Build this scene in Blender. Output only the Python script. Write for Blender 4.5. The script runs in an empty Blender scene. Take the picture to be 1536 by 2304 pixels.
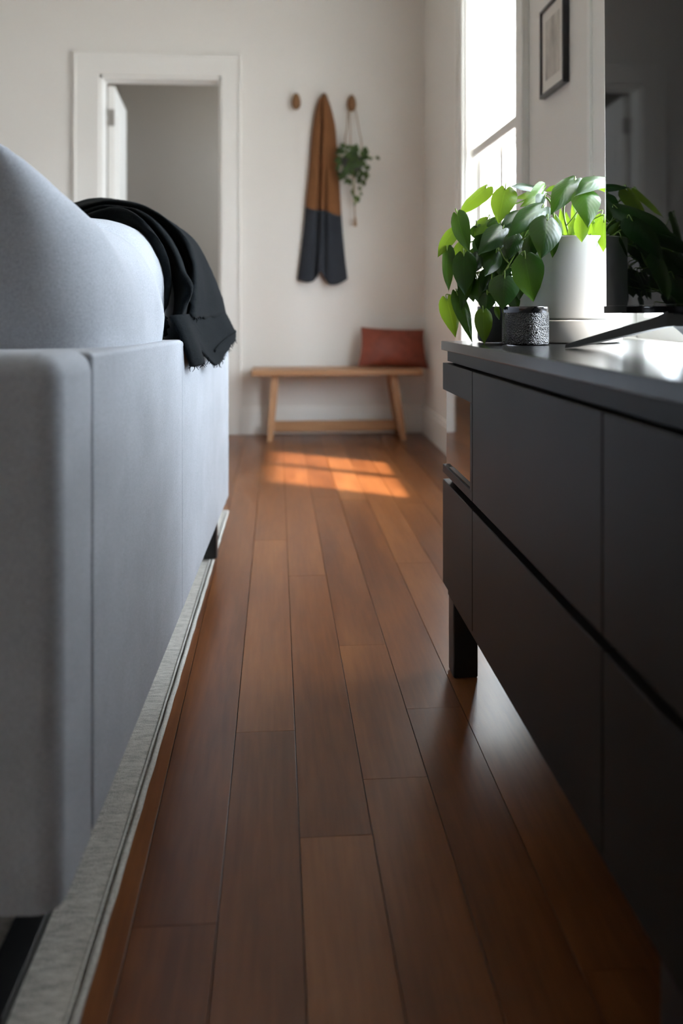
import bpy, bmesh, math, random
from mathutils import Vector, Matrix
random.seed(11)
SC = bpy.context.scene
COL = SC.collection

# ------------------------------------------------------------------ camera
FPX, HZ, CAMH = 1900.0, 675.0, 0.73          # focal length (px), horizon row, eye height
YAW = math.atan(145.0 / FPX)                 # turned right of the floorboard direction
cam_d = bpy.data.cameras.new('camera')
cam = bpy.data.objects.new('camera', cam_d)
COL.objects.link(cam)
cam_d.sensor_fit = 'VERTICAL'
cam_d.sensor_height = 36.0
cam_d.sensor_width = 24.0
cam_d.lens = 36.0 * FPX / 2304.0
cam_d.shift_y = -(1152.0 - HZ) / 2304.0
cam_d.clip_start = 0.02
cam_d.clip_end = 200
cam_d.dof.use_dof = True
cam_d.dof.focus_distance = 1.5
cam_d.dof.aperture_fstop = 2.6
cam.location = (0, 0, CAMH)
cam.rotation_euler = (math.pi / 2, 0, -YAW)
SC.camera = cam

# ------------------------------------------------------------------ world, sun, exposure
SKY_STRENGTH = 9.0
SUN_STRENGTH = 7.5
EXPOSURE = 1.5
w = bpy.data.worlds.new('sky')
SC.world = w
w.use_nodes = True
bg = w.node_tree.nodes['Background']
bg.inputs[0].default_value = (0.80, 0.905, 1.0, 1)
bg.inputs[1].default_value = SKY_STRENGTH

sun_d = bpy.data.lights.new('sun', 'SUN')
sun = bpy.data.objects.new('sun', sun_d)
COL.objects.link(sun)
sun_d.energy = SUN_STRENGTH
sun_d.color = (1.0, 0.84, 0.66)
sun_d.angle = math.radians(3.4)
SUN_DIR = Vector((-0.84 * math.cos(math.radians(50)), 0.54 * math.cos(math.radians(50)), -math.sin(math.radians(50))))
sun.rotation_euler = SUN_DIR.to_track_quat('-Z', 'Y').to_euler()
sun.location = (4, -2, 6)

vs = SC.view_settings
vs.view_transform = 'Standard'
vs.look = 'None'
vs.gamma = 1.0
vs.use_curve_mapping = False
vs.exposure = EXPOSURE
SC.cycles.use_denoising = True
SC.cycles.max_bounces = 10
SC.cycles.diffuse_bounces = 6
SC.cycles.glossy_bounces = 5
SC.cycles.transparent_max_bounces = 16
SC.cycles.sample_clamp_indirect = 12.0
SC.cycles.caustics_reflective = False
SC.cycles.caustics_refractive = False

# right wall window openings, the last unseen and added for fill (y0, y1, z0, z1)
WX = 0.81                                    # inner face of the right wall
WIN = [(2.77, 3.58, 0.40, 2.28), (1.10, 1.99, 0.62, 2.28), (-1.30, -0.90, 0.40, 2.28)]
BACKY = 4.62                                 # face of the far wall
CEIL = 2.65


def portal(name, loc, sx, sy, rot):
    d = bpy.data.lights.new(name, 'AREA')
    d.shape = 'RECTANGLE'
    d.size, d.size_y = sx, sy
    d.cycles.is_portal = True
    o = bpy.data.objects.new(name, d)
    COL.objects.link(o)
    o.location = loc
    o.rotation_euler = rot


for (y0, y1, z0, z1) in WIN:
    portal('window_portal', (WX + 0.15, (y0 + y1) / 2, (z0 + z1) / 2), z1 - z0, y1 - y0, (0, math.pi / 2, 0))
portal('hall_portal', (WX + 0.15, 5.3, 1.8), 0.5, 0.6, (0, math.pi / 2, 0))  # guides sky through the unseen opening added to light the hall

# ------------------------------------------------------------------ helpers
SA, CA = math.sin(YAW), math.cos(YAW)


def ray(u, v):
    a, b = (u - 768.0) / FPX, (HZ - v) / FPX
    return Vector((SA + CA * a, CA - SA * a, b))


CAMP = Vector((0, 0, CAMH))


def at_y(u, v, Y):
    r = ray(u, v)
    return CAMP + r * (Y / r.y)


def at_x(u, v, X):
    r = ray(u, v)
    return CAMP + r * (X / r.x)


def at_z(u, v, Z):
    r = ray(u, v)
    return CAMP + r * ((Z - CAMH) / r.z)


ORIG = {}


def empty(name, loc, label=None, cat=None, group=None, kind=None):
    o = bpy.data.objects.new(name, None)
    COL.objects.link(o)
    o.location = loc
    o.empty_display_size = 0.05
    ORIG[o] = Vector(loc)
    tag(o, label, cat, group, kind)
    return o


def tag(o, label=None, cat=None, group=None, kind=None):
    if label: o['label'] = label
    if cat: o['category'] = cat
    if group: o['group'] = group
    if kind: o['kind'] = kind
    return o


def link(name, me, mat, parent, origin):
    o = bpy.data.objects.new(name, me)
    COL.objects.link(o)
    if mat is not None and not me.materials:
        me.materials.append(mat)
    if parent is not None:
        o.parent = parent
        o.location = origin - ORIG[parent]
    else:
        o.location = origin
    ORIG[o] = origin
    return o


def build(name, verts, faces, mat, parent=None, smooth=True, uv=None, origin=None, fix=False):
    vs_ = [Vector(v) for v in verts]
    if origin is None:
        mn = Vector((min(v.x for v in vs_), min(v.y for v in vs_), min(v.z for v in vs_)))
        mx = Vector((max(v.x for v in vs_), max(v.y for v in vs_), max(v.z for v in vs_)))
        origin = Vector(((mn.x + mx.x) / 2, (mn.y + mx.y) / 2, mn.z))
    me = bpy.data.meshes.new(name)
    me.from_pydata([tuple(v - origin) for v in vs_], [], faces)
    if uv:
        layer = me.uv_layers.new(name='UVMap')
        for lp in me.loops:
            layer.data[lp.index].uv = uv[lp.vertex_index]
    if fix:
        b = bmesh.new()
        b.from_mesh(me)
        bmesh.ops.recalc_face_normals(b, faces=b.faces)
        b.to_mesh(me)
        b.free()
    me.polygons.foreach_set('use_smooth', [smooth] * len(me.polygons))
    me.update()
    return link(name, me, mat, parent, origin)


def boxvf(mn, mx):
    x0, y0, z0 = mn
    x1, y1, z1 = mx
    v = [(x0, y0, z0), (x1, y0, z0), (x1, y1, z0), (x0, y1, z0), (x0, y0, z1), (x1, y0, z1), (x1, y1, z1), (x0, y1, z1)]
    f = [(0, 3, 2, 1), (4, 5, 6, 7), (0, 1, 5, 4), (1, 2, 6, 5), (2, 3, 7, 6), (3, 0, 4, 7)]
    return v, f


def box(name, mn, mx, mat, parent=None, bevel=0.002, segs=2, xf=None, subdiv=0, square_foot=False):
    """bevelled box with optional vertex transform xf (world -> world)"""
    v, f = boxvf((mn[0], mn[1], mn[2] - bevel) if square_foot else mn, mx)
    b = bmesh.new()
    bv = [b.verts.new(p) for p in v]
    for q in f:
        b.faces.new([bv[i] for i in q])
    if subdiv:
        bmesh.ops.subdivide_edges(b, edges=b.edges[:], cuts=subdiv, use_grid_fill=True)
        sharp = [e for e in b.edges if len(e.link_faces) == 2 and e.calc_face_angle() > 0.5]
    else:
        sharp = b.edges[:]
    if bevel > 0:
        bmesh.ops.bevel(b, geom=sharp, offset=bevel, segments=segs, profile=0.5, affect='EDGES', clamp_overlap=True)
    b.verts.ensure_lookup_table()
    b.verts.index_update()
    if square_foot:
        for p in b.verts:
            p.co.z = max(p.co.z, mn[2])
    verts = [xf(p.co) if xf else p.co.copy() for p in b.verts]
    faces = [[x.index for x in q.verts] for q in b.faces]
    b.free()
    o = build(name, verts, faces, mat, parent, smooth=False)
    if bevel > 0:
        o.data.polygons.foreach_set('use_smooth', [True] * len(o.data.polygons))
        wn = o.modifiers.new('weighted_normals', 'WEIGHTED_NORMAL')
        wn.weight = 100
    return o


def multibox(name, boxes, mat, parent=None, xf=None):
    V, F = [], []
    for mn, mx in boxes:
        v, f = boxvf(mn, mx)
        n = len(V)
        V += [xf(Vector(p)) if xf else p for p in v]
        F += [tuple(i + n for i in q) for q in f]
    return build(name, V, F, mat, parent, smooth=False)


def tubevf(pts, rad, n=8, cap=True):
    pts = [Vector(p) for p in pts]
    rads = rad if isinstance(rad, (list, tuple)) else [rad] * len(pts)
    V, F = [], []
    up = None
    for i, p in enumerate(pts):
        t = (pts[min(i + 1, len(pts) - 1)] - pts[max(i - 1, 0)])
        t = t.normalized() if t.length > 1e-9 else Vector((0, 0, 1))
        if up is None:
            up = t.orthogonal().normalized()
        up = (up - t * up.dot(t))
        up = up.normalized() if up.length > 1e-6 else t.orthogonal().normalized()
        sd = t.cross(up)
        for k in range(n):
            a = 2 * math.pi * k / n
            V.append(p + (up * math.cos(a) + sd * math.sin(a)) * rads[i])
    for i in range(len(pts) - 1):
        for k in range(n):
            k2 = (k + 1) % n
            F.append((i * n + k, i * n + k2, (i + 1) * n + k2, (i + 1) * n + k))
    if cap:
        F.append(tuple(reversed(range(n))))
        F.append(tuple((len(pts) - 1) * n + k for k in range(n)))
    return V, F


def tube(name, pts, rad, mat, parent=None, n=8):
    V, F = tubevf(pts, rad, n)
    return build(name, V, F, mat, parent)


def lathe(name, prof, c, mat, parent=None, n=48, sharp=35):
    """prof: (r, z) list from outside bottom round to inside; c: (x, y, z0)"""
    V, F = [], []
    for (r, z) in prof:
        for k in range(n):
            a = 2 * math.pi * k / n
            V.append((c[0] + r * math.cos(a), c[1] + r * math.sin(a), c[2] + z))
    for i in range(len(prof) - 1):
        for k in range(n):
            k2 = (k + 1) % n
            F.append((i * n + k, i * n + k2, (i + 1) * n + k2, (i + 1) * n + k))
    F.append(tuple(reversed(range(n))))
    F.append(tuple((len(prof) - 1) * n + k for k in range(n)))
    o = build(name, V, F, mat, parent)
    o.data.set_sharp_from_angle(angle=math.radians(sharp))
    return o


def catmull(pts, n):
    """resample control points with a Catmull-Rom spline into n points"""
    P = [Vector(p) for p in pts]
    P = [P[0] * 2 - P[1]] + P + [P[-1] * 2 - P[-2]]
    segs = len(P) - 3
    dense = []
    for s in range(segs):
        p0, p1, p2, p3 = P[s:s + 4]
        for k in range(16):
            t = k / 16
            dense.append(0.5 * ((2 * p1) + (p2 - p0) * t + (2 * p0 - 5 * p1 + 4 * p2 - p3) * t * t + (-p0 + 3 * p1 - 3 * p2 + p3) * t ** 3))
    dense.append(P[-2].copy())
    L = [0]
    for a, b in zip(dense, dense[1:]):
        L.append(L[-1] + (b - a).length)
    out, j = [], 0
    for i in range(n):
        d = L[-1] * i / (n - 1)
        while j < len(L) - 2 and L[j + 1] < d:
            j += 1
        seg = L[j + 1] - L[j]
        out.append(dense[j].lerp(dense[j + 1], (d - L[j]) / seg if seg > 1e-9 else 0))
    return out


def gridfaces(nr, nc, flip=False):
    F = []
    for i in range(nr - 1):
        for j in range(nc - 1):
            q = (i * nc + j, i * nc + j + 1, (i + 1) * nc + j + 1, (i + 1) * nc + j)
            F.append(tuple(reversed(q)) if flip else q)
    return F


def interp(tab, t):
    for (a, x), (b, y) in zip(tab, tab[1:]):
        if t <= b:
            k = (t - a) / (b - a)
            k = k * k * (3 - 2 * k) * 0.5 + k * 0.5
            return x + (y - x) * k
    return tab[-1][1]


# ------------------------------------------------------------------ materials
def mat(name):
    m = bpy.data.materials.new(name)
    m.use_nodes = True
    nt = m.node_tree
    return m, nt, nt.nodes['Principled BSDF']


def nd(nt, t, **kw):
    n = nt.nodes.new(t)
    for k, v in kw.items():
        setattr(n, k, v)
    return n


def ramp(nt, stops, src=None):
    r = nd(nt, 'ShaderNodeValToRGB')
    els = r.color_ramp.elements
    while len(els) < len(stops):
        els.new(0.5)
    for e, (p, c) in zip(els, stops):
        e.position = p
        e.color = (c[0], c[1], c[2], 1)
    if src is not None:
        nt.links.new(src, r.inputs[0])
    return r


def noise(nt, scale, detail=4, rough=0.55, vec=None, stretch=None, coord='Object'):
    n = nd(nt, 'ShaderNodeTexNoise')
    n.inputs['Scale'].default_value = scale
    n.inputs['Detail'].default_value = detail
    n.inputs['Roughness'].default_value = rough
    if vec is None:
        if coord == 'World':
            vec = nd(nt, 'ShaderNodeNewGeometry').outputs['Position']
        else:
            vec = nd(nt, 'ShaderNodeTexCoord').outputs[coord]
    if stretch:
        mp = nd(nt, 'ShaderNodeMapping')
        mp.inputs['Scale'].default_value = stretch
        nt.links.new(vec, mp.inputs['Vector'])
        vec = mp.outputs[0]
    nt.links.new(vec, n.inputs['Vector'])
    return n


def bump(nt, p, src, strength=0.2, dist=0.01, prev=None):
    b = nd(nt, 'ShaderNodeBump')
    b.inputs['Strength'].default_value = strength
    b.inputs['Distance'].default_value = dist
    nt.links.new(src, b.inputs['Height'])
    if prev is not None:
        nt.links.new(prev.outputs[0], b.inputs['Normal'])
    nt.links.new(b.outputs[0], p.inputs['Normal'])
    return b


def plain(name, col, rough=0.5, metal=0.0, spec=0.5, nscale=0, nstr=0.1, ndist=0.002, var=0.0, coat=0.0, coord='World'):
    m, nt, p = mat(name)
    p.inputs['Base Color'].default_value = (*col, 1)
    p.inputs['Roughness'].default_value = rough
    p.inputs['Metallic'].default_value = metal
    p.inputs['Specular IOR Level'].default_value = spec
    p.inputs['Coat Weight'].default_value = coat
    if nscale:
        n = noise(nt, nscale, coord=coord)
        bump(nt, p, n.outputs['Fac'], nstr, ndist)
        if var:
            n2 = noise(nt, nscale * 0.15, 3, coord=coord)
            r = ramp(nt, [(0.3, [c * (1 - var) for c in col]), (0.7, [min(1, c * (1 + var)) for c in col])], n2.outputs['Fac'])
            nt.links.new(r.outputs[0], p.inputs['Base Color'])
    return m


M = {}
M['wall'] = plain('wall_paint', (0.82, 0.795, 0.755), 0.75, nscale=160, nstr=0.08, ndist=0.001, spec=0.25)
M['trim'] = plain('trim_paint', (0.86, 0.845, 0.81), 0.45, nscale=60, nstr=0.03, ndist=0.001)
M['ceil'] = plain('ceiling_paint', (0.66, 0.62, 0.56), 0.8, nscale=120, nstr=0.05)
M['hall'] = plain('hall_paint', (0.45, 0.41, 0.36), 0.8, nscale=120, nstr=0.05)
M['black'] = plain('black_metal', (0.012, 0.012, 0.013), 0.38, nscale=300, nstr=0.03, ndist=0.0005)
M['dark_gap'] = plain('dark_subfloor', (0.012, 0.008, 0.006), 0.9, nscale=50)
M['blackgloss'] = plain('gloss_black_plastic', (0.006, 0.006, 0.010), 0.18, nscale=200, nstr=0.01)
M['ground'] = plain('outdoor_paving', (0.45, 0.44, 0.42), 0.9, nscale=8, var=0.2)
M['house'] = plain('painted_boards', (0.62, 0.78, 0.85), 0.7, nscale=20, var=0.05)
M['soil'] = plain('potting_soil', (0.03, 0.02, 0.013), 0.95, nscale=90, nstr=0.8, ndist=0.01, var=0.4)
M['pot'] = plain('white_ceramic', (0.86, 0.85, 0.83), 0.42, nscale=60, nstr=0.03, ndist=0.001, var=0.02)
M['greypot'] = plain('grey_ceramic', (0.09, 0.09, 0.095), 0.4, nscale=60, nstr=0.03)
M['rope'] = plain('jute_rope', (0.34, 0.22, 0.12), 0.9, nscale=400, nstr=0.5, ndist=0.002, var=0.2)
M['stem'] = plain('green_stem', (0.20, 0.32, 0.05), 0.5, nscale=100, nstr=0.05)
M['hinge'] = plain('brushed_hinge', (0.45, 0.43, 0.40), 0.35, metal=1.0, nscale=200, nstr=0.05)
M['paper'] = plain('mat_board', (0.78, 0.74, 0.68), 0.8, nscale=200, nstr=0.05)


def wood(name, c0, c1, c2, rough, axis='Y', grain=30, coat=0.0, peel=0.0, objrand=0.0):
    m, nt, p = mat(name)
    geo = nd(nt, 'ShaderNodeNewGeometry')
    info = nd(nt, 'ShaderNodeObjectInfo')
    add = nd(nt, 'ShaderNodeVectorMath', operation='MULTIPLY_ADD')
    comb = nd(nt, 'ShaderNodeCombineXYZ')
    for i in range(3):
        nt.links.new(info.outputs['Random'], comb.inputs[i])
    nt.links.new(comb.outputs[0], add.inputs[0])
    add.inputs[1].default_value = (37, 53, 11)
    nt.links.new(geo.outputs['Position'], add.inputs[2])
    st = {'Y': (1, 0.06, 1), 'X': (0.06, 1, 1), 'Z': (1, 1, 0.06)}[axis]
    st2 = {'Y': (1, 0.16, 1), 'X': (0.16, 1, 1), 'Z': (1, 1, 0.16)}[axis]
    fine = noise(nt, grain * 4.5, 3, 0.55, add.outputs[0], st)
    broad = noise(nt, grain * 0.35, 4, 0.6, add.outputs[0], st2)
    mix = nd(nt, 'ShaderNodeMath', operation='MULTIPLY_ADD')
    nt.links.new(fine.outputs['Fac'], mix.inputs[0])
    mix.inputs[1].default_value = 0.30
    half = nd(nt, 'ShaderNodeMath', operation='MULTIPLY')
    nt.links.new(broad.outputs['Fac'], half.inputs[0])
    half.inputs[1].default_value = 0.70
    nt.links.new(half.outputs[0], mix.inputs[2])
    fac = mix
    if objrand:
        sub = nd(nt, 'ShaderNodeMath', operation='MULTIPLY_ADD')
        nt.links.new(info.outputs['Random'], sub.inputs[0])
        sub.inputs[1].default_value = objrand
        off = nd(nt, 'ShaderNodeMath', operation='SUBTRACT')
        nt.links.new(mix.outputs[0], off.inputs[0])
        off.inputs[1].default_value = objrand / 2
        nt.links.new(off.outputs[0], sub.inputs[2])
        fac = sub
    r = ramp(nt, [(0.30, c0), (0.5, c1), (0.72, c2)], fac.outputs[0])
    nt.links.new(r.outputs[0], p.inputs['Base Color'])
    p.inputs['Roughness'].default_value = rough
    p.inputs['Specular IOR Level'].default_value = 0.40
    p.inputs['Coat Weight'].default_value = coat
    p.inputs['Coat Roughness'].default_value = rough * 0.6
    if not peel:
        bump(nt, p, fine.outputs['Fac'], 0.03, 0.0006)
    if peel:
        pn = noise(nt, 330, 2, 0.5, geo.outputs['Position'], (1, 0.45, 1))
        bump(nt, p, pn.outputs['Fac'], peel, 0.0012)
    return m


M['floor'] = wood('red_brown_floorboard', (0.10, 0.032, 0.010), (0.17, 0.059, 0.019), (0.25, 0.096, 0.032), 0.285, 'Y', 26, coat=0.0, peel=0.05, objrand=0.22)
M['oak'] = wood('bench_oak', (0.34, 0.175, 0.085), (0.43, 0.235, 0.12), (0.52, 0.30, 0.165), 0.45, 'X', 18)
M['oakz'] = wood('bench_leg_oak', (0.34, 0.175, 0.085), (0.43, 0.235, 0.12), (0.52, 0.30, 0.165), 0.45, 'Z', 18)
M['peg'] = wood('peg_walnut', (0.16, 0.075, 0.03), (0.22, 0.11, 0.045), (0.28, 0.145, 0.065), 0.5, 'Z', 20)


def fabric(name, col, var=0.18, thread=900, bstr=0.35, rough=0.95, sheen=0.3, big=9, spec=0.2):
    m, nt, p = mat(name)
    geo = nd(nt, 'ShaderNodeNewGeometry')
    a = noise(nt, thread, 2, 0.6, geo.outputs['Position'], (1, 1, 0.25))
    b = noise(nt, thread, 2, 0.6, geo.outputs['Position'], (0.25, 0.25, 1))
    s = nd(nt, 'ShaderNodeMath', operation='ADD')
    nt.links.new(a.outputs['Fac'], s.inputs[0])
    nt.links.new(b.outputs['Fac'], s.inputs[1])
    h = nd(nt, 'ShaderNodeMath', operation='MULTIPLY')
    nt.links.new(s.outputs[0], h.inputs[0])
    h.inputs[1].default_value = 0.5
    r = ramp(nt, [(0.36, [c * (1 - var) for c in col]), (0.64, [min(1, c * (1 + var)) for c in col])], h.outputs[0])
    bgn = noise(nt, big, 3, 0.6, geo.outputs['Position'])
    mx = nd(nt, 'ShaderNodeMix', data_type='RGBA', blend_type='MULTIPLY')
    mx.inputs[0].default_value = 1.0
    rb = ramp(nt, [(0.3, (0.9, 0.9, 0.9)), (0.7, (1.05, 1.05, 1.05))], bgn.outputs['Fac'])
    nt.links.new(r.outputs[0], mx.inputs[6])
    nt.links.new(rb.outputs[0], mx.inputs[7])
    nt.links.new(mx.outputs[2], p.inputs['Base Color'])
    p.inputs['Roughness'].default_value = rough
    p.inputs['Specular IOR Level'].default_value = spec
    p.inputs['Sheen Weight'].default_value = sheen
    p.inputs['Sheen Roughness'].default_value = 0.5
    bump(nt, p, h.outputs[0], bstr, 0.0015)
    return m


M['sofa'] = fabric('grey_blue_upholstery', (0.375, 0.395, 0.435), 0.16, 800, 0.3, sheen=0.1)
M['throw'] = fabric('black_wool', (0.006, 0.0078, 0.0095), 0.4, 500, 0.8, sheen=0.02, spec=0.05)
M['tan'] = fabric('tan_cloth', (0.225, 0.098, 0.040), 0.1, 500, 0.2, sheen=0.05)
M['charcoal'] = fabric('charcoal_cloth', (0.035, 0.040, 0.050), 0.15, 500, 0.2, sheen=0.05)
M['binding'] = fabric('rug_binding', (0.50, 0.49, 0.46), 0.2, 500, 0.5, sheen=0.1)

# rust leather
m, nt, p = mat('rust_leather')
n1 = noise(nt, 25, 4, coord='World')
r = ramp(nt, [(0.3, (0.19, 0.034, 0.016)), (0.7, (0.28, 0.058, 0.028))], n1.outputs['Fac'])
nt.links.new(r.outputs[0], p.inputs['Base Color'])
p.inputs['Roughness'].default_value = 0.5
v = nd(nt, 'ShaderNodeTexVoronoi')
v.inputs['Scale'].default_value = 300
bump(nt, p, v.outputs['Distance'], 0.15, 0.001)
M['rust'] = m

# rug: heathered grey with ribs across
m, nt, p = mat('rug_pile')
geo = nd(nt, 'ShaderNodeNewGeometry')
rib = noise(nt, 170, 4, 0.65, geo.outputs['Position'], (0.3, 1, 1))
spk = noise(nt, 520, 2, 0.6, geo.outputs['Position'])
s = nd(nt, 'ShaderNodeMath', operation='MULTIPLY_ADD')
nt.links.new(rib.outputs['Fac'], s.inputs[0])
s.inputs[1].default_value = 0.6
s2 = nd(nt, 'ShaderNodeMath', operation='MULTIPLY')
nt.links.new(spk.outputs['Fac'], s2.inputs[0])
s2.inputs[1].default_value = 0.4
nt.links.new(s2.outputs[0], s.inputs[2])
r = ramp(nt, [(0.36, (0.32, 0.31, 0.285)), (0.5, (0.51, 0.49, 0.455)), (0.64, (0.65, 0.63, 0.585))], s.outputs[0])
nt.links.new(r.outputs[0], p.inputs['Base Color'])
p.inputs['Roughness'].default_value = 1.0
p.inputs['Specular IOR Level'].default_value = 0.1
bump(nt, p, s.outputs[0], 0.8, 0.003)
M['rug'] = m

# cabinet: satin charcoal lacquer
m, nt, p = mat('charcoal_lacquer')
n1 = noise(nt, 7, 3, coord='World')
r = ramp(nt, [(0.3, (0.0125, 0.0105, 0.0095)), (0.7, (0.016, 0.0138, 0.0125))], n1.outputs['Fac'])
nt.links.new(r.outputs[0], p.inputs['Base Color'])
p.inputs['Roughness'].default_value = 0.42
p.inputs['Specular IOR Level'].default_value = 0.13
n2 = noise(nt, 500, 2, coord='World')
bump(nt, p, n2.outputs['Fac'], 0.05, 0.0006)
M['cab'] = m
M['cabtop'] = plain('charcoal_worktop', (0.020, 0.020, 0.020), 0.20, spec=0.32, nscale=300, nstr=0.03, ndist=0.0005)
M['mirror'] = plain('bronze_mirror_glass', (0.52, 0.51, 0.51), 0.02, metal=1.0)

# TV screen
m, nt, p = mat('screen_glass')
p.inputs['Base Color'].default_value = (0.004, 0.004, 0.005, 1)
p.inputs['Roughness'].default_value = 0.035
p.inputs['Specular IOR Level'].default_value = 0.14
M['screen'] = m

# hammered metal cup
m, nt, p = mat('hammered_metal')
p.inputs['Metallic'].default_value = 1.0
tc = nd(nt, 'ShaderNodeTexCoord')
n1 = noise(nt, 40, 4, 0.6, tc.outputs['Object'])
r = ramp(nt, [(0.3, (0.06, 0.059, 0.061)), (0.7, (0.17, 0.167, 0.167))], n1.outputs['Fac'])
nt.links.new(r.outputs[0], p.inputs['Base Color'])
p.inputs['Roughness'].default_value = 0.24
vr = nd(nt, 'ShaderNodeTexVoronoi', feature='SMOOTH_F1')
vr.inputs['Scale'].default_value = 620
nt.links.new(tc.outputs['Object'], vr.inputs['Vector'])
bump(nt, p, vr.outputs['Distance'], 0.8, 0.003)
M['hammered'] = m
M['cupglass'] = plain('polished_rim_metal', (0.16, 0.16, 0.17), 0.12, metal=1.0)

# window glass (architectural)
m, nt, p = mat('window_glass')
nt.nodes.remove(p)
out = nt.nodes['Material Output']
tr = nd(nt, 'ShaderNodeBsdfTransparent')
gl = nd(nt, 'ShaderNodeBsdfGlossy')
gl.inputs['Roughness'].default_value = 0.01
lw = nd(nt, 'ShaderNodeLayerWeight')
lw.inputs[0].default_value = 0.5
pw_ = nd(nt, 'ShaderNodeMath', operation='POWER')
nt.links.new(lw.outputs['Facing'], pw_.inputs[0])
pw_.inputs[1].default_value = 5.0
fr = nd(nt, 'ShaderNodeMath', operation='MULTIPLY_ADD')
nt.links.new(pw_.outputs[0], fr.inputs[0])
fr.inputs[1].default_value = 0.8
fr.inputs[2].default_value = 0.05
mx = nd(nt, 'ShaderNodeMixShader')
nt.links.new(fr.outputs[0], mx.inputs[0])
nt.links.new(tr.outputs[0], mx.inputs[1])
nt.links.new(gl.outputs[0], mx.inputs[2])
nt.links.new(mx.outputs[0], out.inputs[0])
M['glass'] = m

# roller blind
m, nt, p = mat('blind_cloth')
out = nt.nodes['Material Output']
p.inputs['Base Color'].default_value = (0.86, 0.86, 0.84, 1)
p.inputs['Roughness'].default_value = 0.9
n1 = noise(nt, 700, 2, coord='World')
bump(nt, p, n1.outputs['Fac'], 0.1, 0.001)
tl = nd(nt, 'ShaderNodeBsdfTranslucent')
tl.inputs[0].default_value = (0.95, 0.95, 0.94, 1)
mx = nd(nt, 'ShaderNodeMixShader')
mx.inputs[0].default_value = 0.30
nt.links.new(p.outputs[0], mx.inputs[1])
nt.links.new(tl.outputs[0], mx.inputs[2])
nt.links.new(mx.outputs[0], out.inputs[0])
M['blind'] = m


def leafmat(name, dark, light, back, trans, rough=0.32):
    m, nt, p = mat(name)
    out = nt.nodes['Material Output']
    uv = nd(nt, 'ShaderNodeUVMap')
    sep = nd(nt, 'ShaderNodeSeparateXYZ')
    nt.links.new(uv.outputs[0], sep.inputs[0])
    ab = nd(nt, 'ShaderNodeMath', operation='ABSOLUTE')
    nt.links.new(sep.outputs[0], ab.inputs[0])
    # veins: stripes of t - 0.45 |s|
    k = nd(nt, 'ShaderNodeMath', operation='MULTIPLY_ADD')
    nt.links.new(ab.outputs[0], k.inputs[0])
    k.inputs[1].default_value = -0.38
    nt.links.new(sep.outputs[1], k.inputs[2])
    sc_ = nd(nt, 'ShaderNodeMath', operation='MULTIPLY')
    nt.links.new(k.outputs[0], sc_.inputs[0])
    sc_.inputs[1].default_value = 52.0
    sn = nd(nt, 'ShaderNodeMath', operation='SINE')
    nt.links.new(sc_.outputs[0], sn.inputs[0])
    info = nd(nt, 'ShaderNodeObjectInfo')
    n1 = noise(nt, 18, 3, coord='Object')
    ad = nd(nt, 'ShaderNodeMath', operation='MULTIPLY_ADD')
    nt.links.new(info.outputs['Random'], ad.inputs[0])
    ad.inputs[1].default_value = 0.6
    nf = nd(nt, 'ShaderNodeMath', operation='MULTIPLY')
    nt.links.new(n1.outputs['Fac'], nf.inputs[0])
    nf.inputs[1].default_value = 0.4
    nt.links.new(nf.outputs[0], ad.inputs[2])
    base = ramp(nt, [(0.2, dark), (0.8, light)], ad.outputs[0])
    rib = ramp(nt, [(0.0, (1, 1, 1)), (0.05, (0, 0, 0))], ab.outputs[0])
    mx = nd(nt, 'ShaderNodeMix', data_type='RGBA')
    nt.links.new(rib.outputs[0], mx.inputs[0])
    nt.links.new(base.outputs[0], mx.inputs[6])
    mx.inputs[7].default_value = (light[0] * 1.7, light[1] * 1.5, light[2] * 1.4, 1)
    nt.links.new(mx.outputs[2], p.inputs['Base Color'])
    p.inputs['Roughness'].default_value = rough
    p.inputs['Specular IOR Level'].default_value = 0.38
    b = bump(nt, p, sn.outputs[0], 0.05, 0.0009)
    tl = nd(nt, 'ShaderNodeBsdfTranslucent')
    tl.inputs[0].default_value = (*back, 1)
    ms = nd(nt, 'ShaderNodeMixShader')
    ms.inputs[0].default_value = trans
    nt.links.new(p.outputs[0], ms.inputs[1])
    nt.links.new(tl.outputs[0], ms.inputs[2])
    nt.links.new(ms.outputs[0], out.inputs[0])
    return m


M['leaf'] = leafmat('heart_leaf', (0.006, 0.028, 0.005), (0.018, 0.064, 0.008), (0.15, 0.33, 0.012), 0.13, 0.28)
M['leafy'] = leafmat('young_heart_leaf', (0.05, 0.125, 0.015), (0.10, 0.20, 0.02), (0.36, 0.55, 0.03), 0.34, 0.29)
M['ivy'] = leafmat('ivy_leaf', (0.028, 0.060, 0.018), (0.075, 0.125, 0.035), (0.12, 0.2, 0.03), 0.2, 0.5)

# faded print
m, nt, p = mat('faded_print')
n1 = noise(nt, 9, 5, 0.6, coord='World', stretch=(1, 1.4, 0.5))
r = ramp(nt, [(0.35, (0.36, 0.33, 0.30)), (0.55, (0.62, 0.58, 0.52)), (0.75, (0.70, 0.66, 0.60))], n1.outputs['Fac'])
nt.links.new(r.outputs[0], p.inputs['Base Color'])
p.inputs['Roughness'].default_value = 0.7
M['print'] = m

# ------------------------------------------------------------------ room shell
ROOM_L, ROOM_R0 = -3.2, -2.2                  # left wall x, rear wall y
T = 0.12


def struct(o):
    o['kind'] = 'structure'
    return o


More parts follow.
